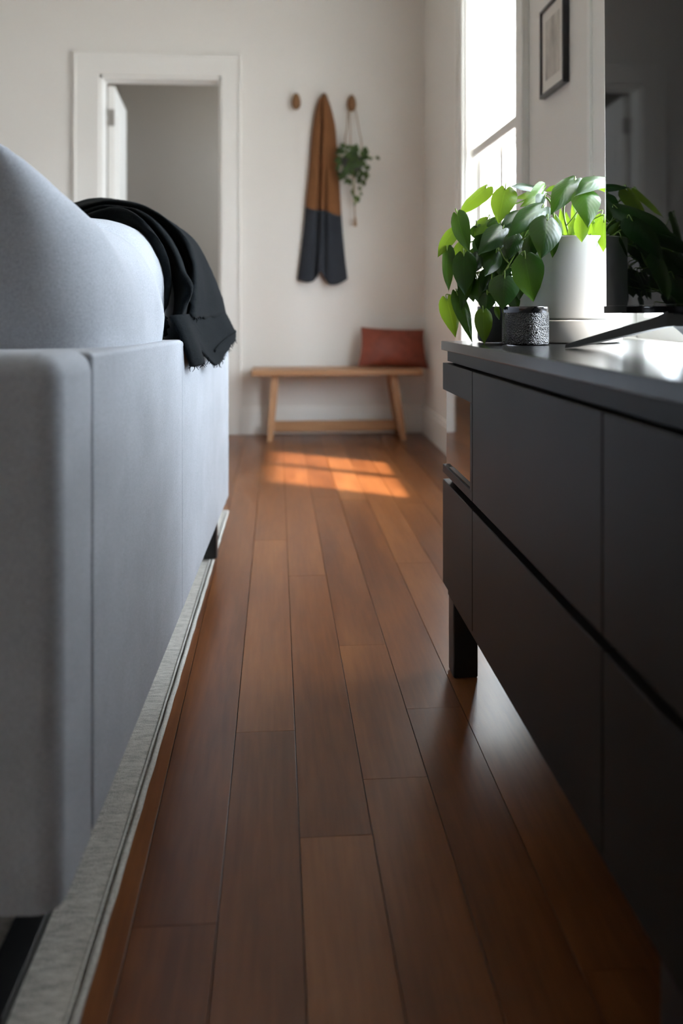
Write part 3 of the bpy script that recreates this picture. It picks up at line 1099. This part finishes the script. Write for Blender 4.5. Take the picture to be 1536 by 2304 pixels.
tv = empty('television', (TX + 0.01, 0.9, topz(0.9)), 'large black flat-screen television standing on the sideboard', 'television')
TYn = TY1 - 0.97
box('housing', (TX + 0.002, TYn, tvz), (TX + 0.034, TY1, tvz + 0.555), M['blackgloss'], tv, 0.003, 2, xf=tvxf)
box('screen', (TX, TYn + 0.006, tvz + 0.0125), (TX + 0.003, TY1 - 0.009, tvz + 0.549), M['screen'], tv, 0, xf=tvxf)
box('bottom_bezel', (TX - 0.001, TYn, tvz), (TX + 0.003, TY1, tvz + 0.0115), M['screen'], tv, 0, 1, xf=tvxf)
multibox('rear_housing', [((TX + 0.034, TYn + 0.25, tvz + 0.05), (TX + 0.06, TY1 - 0.25, tvz + 0.42))], M['blackgloss'], tv, xf=tvxf)
for ys, fy in ((1.150, 1.285), (0.62, 0.485)):
    # v-shaped foot: apex under the panel, one leg forward, one leg back
    A = Vector((TX + 0.017, ys, tvz + 0.002 + 0.0155 * (TY1 - ys)))
    rowsF = []
    for s in (-1, 1):
        tip = Vector((TX + 0.017 + s * 0.112, fy, topz(fy) + 0.0065))
        pr = []
        for t in (0, 0.08, 0.2, 0.4, 0.6, 0.8, 0.95, 1.0):
            c = A.lerp(tip, t)
            drop = 0.0035 * math.sin(math.pi * t)
            hh = 0.011 * (1 - t) ** 0.7 + 0.0055
            top_, bot = c.z + (0.004 if t < 0.1 else 0.0) + drop * 0.4, c.z - hh
            if t < 0.15:
                bot = c.z - hh - 0.001
            bot = max(bot, topz(c.y) + 0.0004)
            pr.append((c, top_, bot))
        rowsF.append(pr)
    V, F = [], []
    seq = list(reversed(rowsF[0])) + rowsF[1][1:]
    for i, (c, zt_, zb_) in enumerate(seq):
        dirx = (seq[min(i + 1, len(seq) - 1)][0] - seq[max(i - 1, 0)][0])
        dirx.z = 0
        nrm = Vector((-dirx.y, dirx.x, 0)).normalized() * 0.013 if dirx.length > 1e-6 else Vector((0, 0.013, 0))
        V += [Vector((c.x + nrm.x, c.y + nrm.y, zt_)), Vector((c.x - nrm.x, c.y - nrm.y, zt_)), Vector((c.x - nrm.x * 1.15, c.y - nrm.y * 1.15, zb_)), Vector((c.x + nrm.x * 1.15, c.y + nrm.y * 1.15, zb_))]
    for i in range(len(seq) - 1):
        for k in range(4):
            k2 = (k + 1) % 4
            F.append((i * 4 + k, i * 4 + k2, i * 4 + 4 + k2, i * 4 + 4 + k))
    F += [(3, 2, 1, 0), tuple(len(V) - 4 + k for k in range(4))]
    o = build('stand_foot', V, F, M['black'], tv, smooth=False, fix=True)
    box('foot_neck', (TX + 0.004, ys - 0.028, A.z - 0.004), (TX + 0.030, ys + 0.028, A.z + 0.006), M['black'], tv, 0.002)

# ------------------------------------------------------------------ cup, grey pot, white pot
CX, CYp = 0.428, 1.432
cz = topz(CYp) + 0.0007
cup = empty('hammered_cup', (CX, CYp, cz), 'small hammered silver metal cup on the sideboard', 'cup')
lathe('cup_wall', [(0.036, 0), (0.0395, 0.002), (0.0400, 0.006), (0.0400, 0.055), (0.0385, 0.055), (0.038, 0.006), (0.0, 0.006)], (CX, CYp, cz), M['hammered'], cup, 96)
lathe('cup_rim', [(0.0399, 0.055), (0.0402, 0.0555), (0.0402, 0.0650), (0.0396, 0.0657), (0.0384, 0.0650), (0.0382, 0.055)], (CX, CYp, cz), M['cupglass'], cup, 64)

GX, GY = at_y(1108, 700, 1.57).x, 1.57
gz = topz(GY) + 0.0005
gp = empty('grey_planter', (GX, GY, gz), 'small dark grey ceramic pot partly hidden under trailing leaves', 'pot')
lathe('pot_body', [(0.021, 0), (0.026, 0.002), (0.0285, 0.008), (0.0285, 0.066), (0.0265, 0.067), (0.0255, 0.05), (0.0, 0.05)], (GX, GY, gz), M['greypot'], gp, 40)
lathe('soil', [(0.0255, 0.0502), (0.02, 0.055), (0.0, 0.056)], (GX, GY, gz), M['soil'], gp, 24)

PX, PY = 0.5445, 1.545
pz = topz(PY) + 0.0016
plant = empty('potted_philodendron', (PX, PY, pz), 'trailing heart-leaf houseplant in a white cylindrical pot on the sideboard', 'plant')
ptop = at_y(1285, 529, PY - 0.09).z - pz
PR = 0.0945
pot = lathe('pot', [(PR - 0.010, 0.0440), (PR - 0.0015, 0.0446), (PR, 0.0462), (PR, ptop - 0.002), (PR - 0.0015, ptop), (PR - 0.0055, ptop), (PR - 0.007, ptop - 0.003), (PR - 0.007, ptop - 0.02), (0, ptop - 0.02)], (PX, PY, pz), M['pot'], plant, 72)
lathe('saucer', [(PR - 0.006, 0), (PR - 0.001, 0.002), (PR + 0.001, 0.006), (PR + 0.001, 0.0405), (PR - 0.001, 0.0425), (PR - 0.014, 0.0425), (PR - 0.014, 0.0440), (0, 0.0440)], (PX, PY, pz), M['pot'], plant, 72)
lathe('soil', [(PR - 0.0075, ptop - 0.0199), (PR * 0.6, ptop - 0.013), (0, ptop - 0.010)], (PX, PY, pz), M['soil'], plant, 40)

WTAB = [(0, 0.42), (0.06, 0.74), (0.14, 0.93), (0.26, 1.0), (0.4, 0.95), (0.55, 0.79), (0.7, 0.56), (0.82, 0.34), (0.91, 0.17), (0.97, 0.06), (1.0, 0.0)]


def leaf_vf(B, Tp, W, roll, arch, fold, ns=4, nt_=12, twist=0.0):
    B, Tp = Vector(B), Vector(Tp)
    l = Tp - B
    L = l.length
    l.normalize()
    n0 = (CAMP - (B + Tp) / 2).normalized()
    nv = (n0 - l * n0.dot(l)).normalized()
    nv = Matrix.Rotation(roll, 3, l) @ nv
    sv = l.cross(nv)
    V, UV = [], []
    for i in range(nt_ + 1):
        t = i / nt_
        t = t ** 1.15
        hw = W / 2 * interp(WTAB, t)
        for j in range(-ns, ns + 1):
            s = j / ns
            a = abs(s)
            y = t * L - 0.15 * L * (1 - t) ** 4 * math.sin(math.pi * min(1, a * 1.15) * 0.62) * 1.0
            x = hw * s
            h = arch * L * (math.sin(math.pi * min(1, t * 0.95)) - 0.25 * t * t) - fold * hw * (a ** 1.5) + twist * s * hw * (t - 0.3)
            h += 0.012 * L * math.sin(9 * t + 2.0 * s) * a
            V.append(B + l * y + sv * x + nv * h)
            UV.append((s, t))
    return V, gridfaces(nt_ + 1, 2 * ns + 1), UV


def leaf(parent, B, Tp, W, roll=0.0, arch=0.06, fold=0.25, mt=None, name='leaf', ns=4, nt_=12, twist=0.0):
    V, F, UV = leaf_vf(B, Tp, W, roll, arch, fold, ns, nt_, twist)
    return build(name, V, F, mt or M['leaf'], parent, uv=UV)


def q4(x, y, Y):
    return at_y(960 + 0.375 * x, 380 + 0.375 * y, Y)


K4 = 0.375 * 1.5 / FPX * 1.02      # size of one zoomed pixel at the plant's distance
# (base x, y, depth), (tip x, y, depth), apparent width, roll deg, arch, fold, young?
LEAVES = [
    ((352, 118), 1.60, (186, 282), 1.60, 92, 50, 0.04, 0.3, 1),
    ((470, 128), 1.57, (430, 330), 1.54, 150, 12, 0.08, 0.35, 1),
    ((688, 128), 1.60, (495, 104), 1.55, 52, 55, 0.05, 0.2, 0),
    ((690, 122), 1.62, (520, 180), 1.60, 60, -45, 0.05, 0.2, 1),
    ((694, 118), 1.58, (562, 228), 1.55, 86, -40, 0.10, 0.3, 1),
    ((885, 70), 1.55, (742, 276), 1.49, 150, 22, 0.13, 0.35, 0),
    ((905, 75), 1.60, (838, 60), 1.58, 45, 40, 0.05, 0.2, 1),
    ((1075, 72), 1.56, (886, 162), 1.48, 125, 40, 0.14, 0.3, 0),
    ((1020, 75), 1.62, (1070, 140), 1.60, 60, -20, 0.05, 0.2, 1),
    ((950, 142), 1.50, (966, 352), 1.43, 158, -8, 0.10, 0.25, 0),
    ((920, 285), 1.47, (930, 442), 1.43, 92, 20, 0.04, 0.5, 1),
    ((1062, 322), 1.47, (1058, 500), 1.44, 100, 0, 0.07, 0.3, 1),
    ((722, 312), 1.45, (684, 540), 1.40, 176, -6, 0.08, 0.3, 0),
    ((690, 236), 1.50, (478, 412), 1.44, 140, 22, 0.10, 0.3, 0),
    ((185, 282), 1.57, (257, 505), 1.53, 112, 18, 0.10, 0.3, 0),
    ((158, 372), 1.60, (64, 532), 1.58, 84, 25, 0.06, 0.3, 1),
    ((122, 492), 1.58, (131, 738), 1.56, 78, 32, 0.05, 0.4, 0),
    ((466, 660), 1.45, (452, 846), 1.42, 166, 0, 0.09, 0.25, 0),
    ((590, 540), 1.44, (640, 798), 1.40, 176, 8, 0.07, 0.3, 0),
    ((122, 790), 1.57, (172, 1012), 1.55, 112, -10, 0.05, 0.3, 1),
    ((185, 760), 1.55, (272, 1040), 1.53, 88, -18, 0.05, 0.4, 0),
    ((338, 862), 1.49, (344, 1052), 1.475, 100, 0, 0.06, 0.35, 1),
    ((362, 756), 1.51, (352, 866), 1.49, 98, 10, 0.05, 0.3, 0),
    ((222, 525), 1.54, (228, 760), 1.52, 140, 10, 0.07, 0.3, 0),
    ((250, 560), 1.55, (205, 850), 1.53, 110, -20, 0.06, 0.3, 0),
    ((455, 360), 1.52, (306, 515), 1.47, 136, 12, 0.09, 0.3, 0),
    ((362, 305), 1.58, (282, 405), 1.56, 86, 15, 0.06, 0.3, 1),
    ((630, 415), 1.47, (598, 586), 1.45, 92, 15, 0.06, 0.3, 0),
    ((765, 425), 1.46, (752, 536), 1.45, 46, 30, 0.05, 0.4, 0),
    ((560, 275), 1.55, (432, 372), 1.52, 100, 10, 0.09, 0.3, 0),
    ((415, 505), 1.50, (346, 645), 1.47, 112, -12, 0.07, 0.3, 0),
    ((530, 400), 1.50, (486, 548), 1.47, 110, 0, 0.08, 0.3, 0),
    ((300, 668), 1.54, (318, 812), 1.52, 100, 14, 0.06, 0.3, 0),
    ((425, 300), 1.58, (345, 350), 1.57, 60, 30, 0.05, 0.3, 0),
    ((705, 178), 1.53, (655, 245), 1.51, 90, -25, 0.05, 0.3, 0),
    ((772, 108), 1.60, (708, 135), 1.60, 34, 30, 0.05, 0.3, 1),
    ((1045, 280), 1.53, (1000, 375), 1.51, 70, 20, 0.05, 0.3, 1),
    ((195, 745), 1.57, (150, 800), 1.57, 60, 20, 0.05, 0.3, 0),
    ((415, 835), 1.52, (435, 908), 1.51, 34, 20, 0.04, 0.3, 1),
    ((210, 455), 1.58, (160, 625), 1.56, 90, 20, 0.05, 0.3, 1),
    ((310, 520), 1.56, (250, 640), 1.54, 100, 0, 0.06, 0.3, 0),
    ((500, 480), 1.53, (440, 610), 1.51, 110, 18, 0.06, 0.3, 0),
    ((380, 620), 1.53, (330, 740), 1.52, 100, -15, 0.05, 0.3, 0),
    ((470, 545), 1.52, (455, 665), 1.50, 110, 8, 0.05, 0.3, 0),
    ((560, 640), 1.50, (555, 790), 1.48, 80, 30, 0.05, 0.3, 0),
    ((520, 780), 1.51, (548, 840), 1.50, 60, 10, 0.05, 0.3, 0),
    ((640, 330), 1.54, (560, 440), 1.52, 110, 10, 0.06, 0.3, 0),
    ((300, 430), 1.57, (330, 540), 1.56, 80, 25, 0.05, 0.3, 0),
    ((420, 440), 1.56, (390, 560), 1.54, 110, 0, 0.05, 0.3, 0),
    ((600, 260), 1.57, (530, 330), 1.56, 90, 10, 0.05, 0.3, 0),
    ((260, 700), 1.56, (280, 800), 1.55, 70, 10, 0.05, 0.3, 0),
    ((820, 130), 1.62, (800, 240), 1.61, 80, 10, 0.05, 0.3, 1),
    # young upright leaves inside the pot
    ((800, 395), 1.52, (770, 265), 1.50, 50, 20, 0.05, 0.4, 1),
    ((840, 395), 1.55, (835, 255), 1.54, 62, -20, 0.05, 0.4, 1),
    ((870, 390), 1.50, (890, 280), 1.49, 44, 30, 0.05, 0.4, 1),
    ((820, 390), 1.58, (800, 230), 1.58, 48, 0, 0.05, 0.4, 1),
    ((985, 390), 1.53, (1000, 300), 1.52, 50, 0, 0.05, 0.4, 1),
    ((760, 380), 1.54, (725, 290), 1.53, 44, 0, 0.05, 0.4, 1),
    ((900, 380), 1.58, (870, 200), 1.58, 50, 10, 0.05, 0.4, 1),
    ((1020, 385), 1.56, (1040, 270), 1.56, 50, 10, 0.05, 0.4, 1),
    ((740, 385), 1.50, (705, 310), 1.49, 40, 30, 0.05, 0.4, 1),
]
rgl = random.Random(31)
for i in range(26):
    x, y = rgl.uniform(240, 600), rgl.uniform(330, 760)
    if x < 300 and y < 420 or (x > 540 and y > 620):
        continue
    LEAVES.insert(0, ((x, y), rgl.uniform(1.565, 1.60), (x + rgl.uniform(-70, 40), y + rgl.uniform(90, 150)), rgl.uniform(1.55, 1.585), rgl.uniform(85, 125), rgl.uniform(-30, 30), 0.06, 0.3, 0))
# trailing vines
Ptop = Vector((PX, PY, pz + ptop))
VINES = [
    [Ptop + Vector((-0.03, 0.0, -0.015)), q4(690, 300, 1.51), q4(560, 330, 1.53), q4(420, 400, 1.56), q4(260, 440, 1.585), q4(170, 480, 1.59)],
    [Ptop + Vector((-0.04, -0.02, -0.015)), q4(660, 330, 1.50), q4(520, 420, 1.53), q4(420, 500, 1.55), q4(300, 520, 1.565), q4(240, 640, 1.565), q4(180, 760, 1.575)],
    [Ptop + Vector((-0.03, -0.04, -0.015)), q4(640, 340, 1.49), q4(560, 450, 1.50), q4(500, 560, 1.51), q4(450, 640, 1.50), q4(380, 740, 1.52), q4(340, 840, 1.51)],
    [Ptop + Vector((-0.01, 0.03, -0.015)), q4(740, 200, 1.57), q4(640, 170, 1.60), q4(520, 210, 1.60), q4(430, 170, 1.60), q4(370, 140, 1.60)],
    [Ptop + Vector((0.0, -0.02, -0.015)), q4(820, 260, 1.52), q4(860, 130, 1.555), q4(900, 90, 1.57)],
    [Ptop + Vector((0.01, 0.0, -0.015)), q4(960, 260, 1.53), q4(980, 150, 1.54), q4(1050, 90, 1.57)],
]
vp = []
for vctl in VINES:
    pts = catmull(vctl, 40)
    tube('vine', pts, [0.0021 - 0.0008 * i / 39 for i in range(40)], M['stem'], plant, 6)
    vp.append(pts)
for i, (b, yb_, t, yt_, wd, roll, arch, fold, young) in enumerate(LEAVES):
    B, Tp = q4(b[0], b[1], yb_), q4(t[0], t[1], yt_)
    rr = math.radians(roll)
    Wd = 1.08 * wd * K4 / max(0.5, math.cos(rr))
    leaf(plant, B, Tp, Wd, rr, arch, fold, M['leafy'] if young else M['leaf'], twist=random.uniform(-0.15, 0.15))
    if i >= len(LEAVES) - 9:
        root_ = Vector((PX + random.uniform(-.05, .05), PY + random.uniform(-.05, .03), pz + ptop - 0.017))
        pts = catmull([B, B.lerp(root_, 0.5) + Vector((0, 0, 0.004)), root_], 8)
    else:
        best = min((p for pl in vp for p in pl), key=lambda p: (p - (B + Vector((0.012, 0.01, -0.012)))).length)
        back = (B - Tp).normalized()
        d = (best - B).length
        pts = catmull([B, B + back * min(0.012, d * 0.35) + Vector((0, 0.003, 0.004)), B.lerp(best, 0.6) + Vector((0, 0.002, 0.004)), best], 12)
    tube('stem', pts, 0.0011, M['stem'], plant, 5)

# ------------------------------------------------------------------ framed print
FX, FYn, FYf, FZ0, FZ1 = 0.791, 2.290, 2.502, 1.336, 1.600
fr_ = empty('framed_print', (FX, (FYn + FYf) / 2, FZ0), 'small black framed faded print on the wall beside the window', 'picture')
bw = 0.011
for nm, a, b in (('frame_rail', (FX, FYn, FZ0), (WX - 0.0005, FYf, FZ0 + bw)), ('frame_rail', (FX, FYn, FZ1 - bw), (WX - 0.0005, FYf, FZ1)),
                 ('frame_stile', (FX, FYn, FZ0 + bw), (WX - 0.0005, FYn + bw, FZ1 - bw)), ('frame_stile', (FX, FYf - bw, FZ0 + bw), (WX - 0.0005, FYf, FZ1 - bw))):
    box(nm, a, b, M['blackgloss'], fr_, 0.001, 1)
multibox('mat_board', [((FX + 0.006, FYn + bw, FZ0 + bw), (WX - 0.001, FYf - bw, FZ1 - bw))], M['paper'], fr_)
multibox('print', [((FX + 0.0045, FYn + 0.045, FZ0 + 0.045), (FX + 0.0058, FYf - 0.045, FZ1 - 0.045))], M['print'], fr_)

# ------------------------------------------------------------------ bench
BYf, BYb = 4.335, 4.585
bx0, bx1 = at_y(566, 838, BYf).x, at_y(951, 830, BYf).x
bzt = 0.370
bench = empty('wooden_bench', ((bx0 + bx1) / 2, 4.46, 0), 'slim oak bench with splayed legs against the far wall', 'bench')
box('seat', (bx0, BYf, bzt - 0.03), (bx1, BYb, bzt), M['oak'], bench, 0.003)


def legq(pt, pb, wt, wb, name='leg'):
    """splayed leg: top centre, bottom centre, half sizes"""
    V = []
    for c, (a, b) in ((pb, wb), (pt, wt)):
        V += [(c[0] - a, c[1] - b, c[2]), (c[0] + a, c[1] - b, c[2]), (c[0] + a, c[1] + b, c[2]), (c[0] - a, c[1] + b, c[2])]
    F = [(0, 3, 2, 1), (4, 5, 6, 7), (0, 1, 5, 4), (1, 2, 6, 5), (2, 3, 7, 6), (3, 0, 4, 7)]
    return build(name, V, F, M['oakz'], bench, smooth=False)


lx_t, lx_b = at_y(619, 842, BYf).x, at_y(607, 990, BYf).x
rx_t, rx_b = at_y(888, 840, BYf).x, at_y(909, 990, BYf).x
for xt, xb in ((lx_t, lx_b), (rx_t, rx_b)):
    for yt, yb in ((BYf + 0.055, BYf + 0.022), (BYb - 0.055, BYb - 0.022)):
        legq((xt, yt, bzt - 0.03), (xb, yb, 0), (0.020, 0.014), (0.016, 0.014))
box('stretcher', (at_y(617, 960, 4.46).x, 4.447, 0.036), (at_y(893, 960, 4.46).x, 4.473, 0.092), M['oak'], bench, 0.002)
for xt, xb in ((lx_t, lx_b), (rx_t, rx_b)):
    xm = xt + (xb - xt) * 0.82
    box('cross_rail', (xm - 0.011, BYf + 0.035, 0.045), (xm + 0.011, BYb - 0.035, 0.083), M['oak'], bench, 0.002)

# cushion on the bench
pc = at_y(884, 781, 4.47)
pl_ = empty('leather_cushion', (pc.x, 4.47, bzt), 'rust red leather cushion leaning on the bench', 'cushion')
Rp = Matrix.Rotation(math.radians(-18), 3, 'X') @ Matrix.Rotation(math.radians(4), 3, 'Z') @ Matrix.Rotation(math.radians(90), 3, 'Z') @ Matrix.Rotation(math.radians(1.5), 3, 'X')


def warp_p(v):
    v = v.copy()
    # concave sides, pointed corners, slumped wider at the bottom
    v.y *= 1.0 - 0.045 * v.z / 0.1
    return v


cushion('cushion_cover', (pc.x, 4.475, bzt + 0.105), 0.182, 0.108, 0.05, Rp, M['rust'], pl_, 0.003, 5, 2.0, warp_p, 26, 0.06)

# ------------------------------------------------------------------ pegs
PEGS = []
for i, (u, v, lab) in enumerate(((666, 228, 'bare egg-shaped wooden wall peg left of the hanging cloth'),
                                 (729, 228, 'egg-shaped wooden wall peg holding up the tan and charcoal cloth'),
                                 (791, 232, 'egg-shaped wooden wall peg holding the hanging planter'))):
    c = at_y(u, v, BACKY - 0.035)
    pr = []
    n = 14
    V, F = [], []
    hh, ww = 0.046, 0.0245
    for a in range(n + 1):
        th = math.pi * a / n
        z = -math.cos(th) * hh
        rr = math.sin(th) * ww * (1 - 0.16 * math.cos(math.pi - th))
        for k in range(20):
            p_ = 2 * math.pi * k / 20
            V.append((c.x + rr * math.cos(p_), c.y + rr * math.sin(p_) * 0.75, c.z + z))
    F = []
    for a in range(n):
        for k in range(20):
            k2 = (k + 1) % 20
            F.append((a * 20 + k, a * 20 + k2, (a + 1) * 20 + k2, (a + 1) * 20 + k))
    root = empty('coat_peg', (c.x, BACKY, c.z), lab, 'peg', 'wooden coat pegs in a row')
    build('peg_head', V, F, M['peg'], root)
    tube('peg_stem', [(c.x, c.y + 0.01, c.z), (c.x, BACKY + 0.0, c.z)], 0.009, M['peg'], root, 12)
    PEGS.append(c)


# ------------------------------------------------------------------ hanging cloth
def z2(x, y, Y):
    return at_y(560 + 0.2604 * x, 150 + 0.2604 * y, Y)


LE = [(648, 232), (600, 285), (566, 400), (545, 550), (530, 720), (514, 930), (490, 1195), (472, 1400), (438, 1680), (415, 1840)]
RE = [(652, 232), (688, 290), (722, 400), (748, 530), (762, 720), (780, 950), (803, 1300), (812, 1450), (830, 1650), (852, 1835)]
NR, NC = 56, 40
le = catmull([Vector((a, b, 0)) for a, b in LE], NR)
re_ = catmull([Vector((a, b, 0)) for a, b in RE], NR)


def foldy(s, t):
    """how far the cloth stands off the wall at width s, drop t"""
    crease = math.exp(-((s - 0.40 + 0.05 * t) / 0.035) ** 2) * min(1, t * 8)
    crease2 = math.exp(-((s - 0.56) / 0.03) ** 2) * max(0, min(1, (t - 0.25) * 3)) * (1 if t < 0.95 else 0.6)
    dome = math.sin(math.pi * min(1, max(0, s))) ** 0.45
    lobes = 0.5 + 0.5 * abs(math.sin(math.pi * (s - 0.45) * 2.0))
    d = 0.018 + 0.052 * dome * (0.75 + 0.25 * lobes) - 0.046 * crease - 0.034 * crease2
    return BACKY - 0.004 - d


def cloth_part(r0, r1, mt, name, bottom=False):
    V = []
    rows_ = r1 - r0 + 1
    for i in range(rows_):
        ii = r0 + i
        t = ii / (NR - 1)
        for j in range(NC):
            s = j / (NC - 1)
            x = le[ii].x + (re_[ii].x - le[ii].x) * s
            y = le[ii].y + (re_[ii].y - le[ii].y) * s
            # seam between the colours sags to the right; hem has two lobes
            seam = (s - 0.5) * 80 * math.exp(-((t - 0.6) / 0.12) ** 2) + 14 * math.sin(s * 9) * math.exp(-((t - 0.60) / 0.05) ** 2)
            hem = max(0, (t - 0.72) / 0.28) ** 2
            lobe = (math.sin(math.pi * min(1, s / 0.46)) * 25 if s < 0.46 else math.sin(math.pi * (s - 0.46) / 0.54) * 50) - 70 * math.exp(-((s - 0.47) / 0.09) ** 2)
            y2 = y + seam + hem * lobe
            V.append(z2(x, y2, foldy(s, t)))
    n = len(V)
    F = gridfaces(rows_, NC)
    # back skin flat to the wall
    for i in range(rows_):
        for j in range(NC):
            p = V[i * NC + j]
            V.append(Vector((p.x, BACKY - 0.004, p.z)))
    F += [tuple(q + n for q in f) for f in gridfaces(rows_, NC, True)]
    for i in range(rows_ - 1):
        F.append((i * NC, (i + 1) * NC, n + (i + 1) * NC, n + i * NC))
        F.append((i * NC + NC - 1, n + i * NC + NC - 1, n + (i + 1) * NC + NC - 1, (i + 1) * NC + NC - 1))
    for j in range(NC - 1):
        F.append((j, n + j, n + j + 1, j + 1))
        k = (rows_ - 1) * NC
        F.append((k + j, k + j + 1, n + k + j + 1, n + k + j))
    return build(name, V, F, mt, cl, fix=True)


cl = empty('hanging_cloth', z2(640, 1840, BACKY - 0.03), 'tan and charcoal two-tone cloth hanging from the middle peg', 'cloth')
NSEAM = min(range(NR), key=lambda i: abs((le[i].y + re_[i].y) / 2 - 1240))
cloth_part(0, NSEAM, M['tan'], 'tan_section')
cloth_part(NSEAM, NR - 1, M['charcoal'], 'charcoal_section')


# ------------------------------------------------------------------ hanging planter
def zh(x, y, Y):
    return at_y(740 + 0.1389 * x, 200 + 0.1389 * y, Y)


HY = BACKY - 0.085
hp = empty('hanging_planter', zh(400, 1400, HY), 'small ivy planter hanging on jute cords from the right-hand peg', 'plant')
pk = PEGS[2]
for a, b in (((310, 360), (265, 900)), ((430, 360), (525, 960)), ((330, 400), (350, 930))):
    tube('cord', catmull([(pk.x, pk.y - 0.005, pk.z - 0.012), zh(a[0], a[1], pk.y - 0.004), zh((a[0] + b[0]) / 2 + 8, (a[1] + b[1]) / 2, HY + 0.01), zh(b[0], b[1], HY), zh(400, 1480, HY)], 26), 0.0030, M['rope'], hp, 6)
tube('tassel_cord', catmull([zh(400, 1480, HY), zh(405, 1750, HY + 0.02), zh(420, 2080, HY + 0.03)], 14), 0.0034, M['rope'], hp, 6)
tube('tassel', [zh(420, 2060, HY + 0.03), zh(422, 2100, HY + 0.03), zh(423, 2160, HY + 0.03), zh(424, 2225, HY + 0.03)], [0.004, 0.006, 0.008, 0.010], M['rope'], hp, 10)
hc = zh(385, 1180, HY)
rz = []
lathe('planter_bowl', [(0.020, -0.055), (0.045, -0.045), (0.058, -0.020), (0.062, 0.02), (0.059, 0.02), (0.05, 0.0), (0.0, 0.0)], (hc.x, hc.y, hc.z), M['greypot'], hp, 28)
rg = random.Random(21)
ivy_spots = []
for i in range(115):
    x, y = rg.uniform(140, 640), rg.uniform(890, 1500)
    if ((x - 370) / 270) ** 2 + ((y - 1190) / 320) ** 2 > 1.02:
        continue
    ivy_spots.append((x, y))
ivy_spots += [(610, 1330), (640, 1390), (590, 1400), (560, 1480), (575, 1520), (490, 1590), (515, 1600), (515, 1680), (380, 1640), (385, 1690), (410, 1740), (455, 1750), (480, 1760), (440, 1800), (425, 1850),
              (770, 1105), (690, 1120), (620, 1000), (560, 960), (190, 900), (240, 890), (160, 960), (350, 940)]
for (x, y) in ivy_spots:
    Yd = HY - 0.09 * math.sqrt(max(0, 1 - min(1, ((x - 370) / 290) ** 2 + ((y - 1190) / 340) ** 2))) + rg.uniform(-0.015, 0.02)
    B = zh(x, y, Yd)
    a = rg.uniform(-1.1, 1.1)
    L = rg.uniform(0.020, 0.034) * (0.7 if y > 1550 or x > 680 else 1)
    Tp = B + Vector((math.sin(a) * L, rg.uniform(-0.012, 0.004), -math.cos(a) * L))
    leaf(hp, B, Tp, L * rg.uniform(0.75, 0.95), rg.uniform(-0.6, 0.6), 0.08, 0.2, M['ivy'], ns=2, nt_=6)
for ctl in ([(600, 1200), (630, 1340), (570, 1480), (500, 1600), (515, 1690), (450, 1770), (425, 1880)], [(600, 1050), (680, 1110), (770, 1105)], [(400, 1480), (385, 1640), (405, 1760), (425, 1860)]):
    tube('vine', catmull([zh(x, y, HY - 0.02) for x, y in ctl], 20), 0.0016, M['stem'], hp, 5)
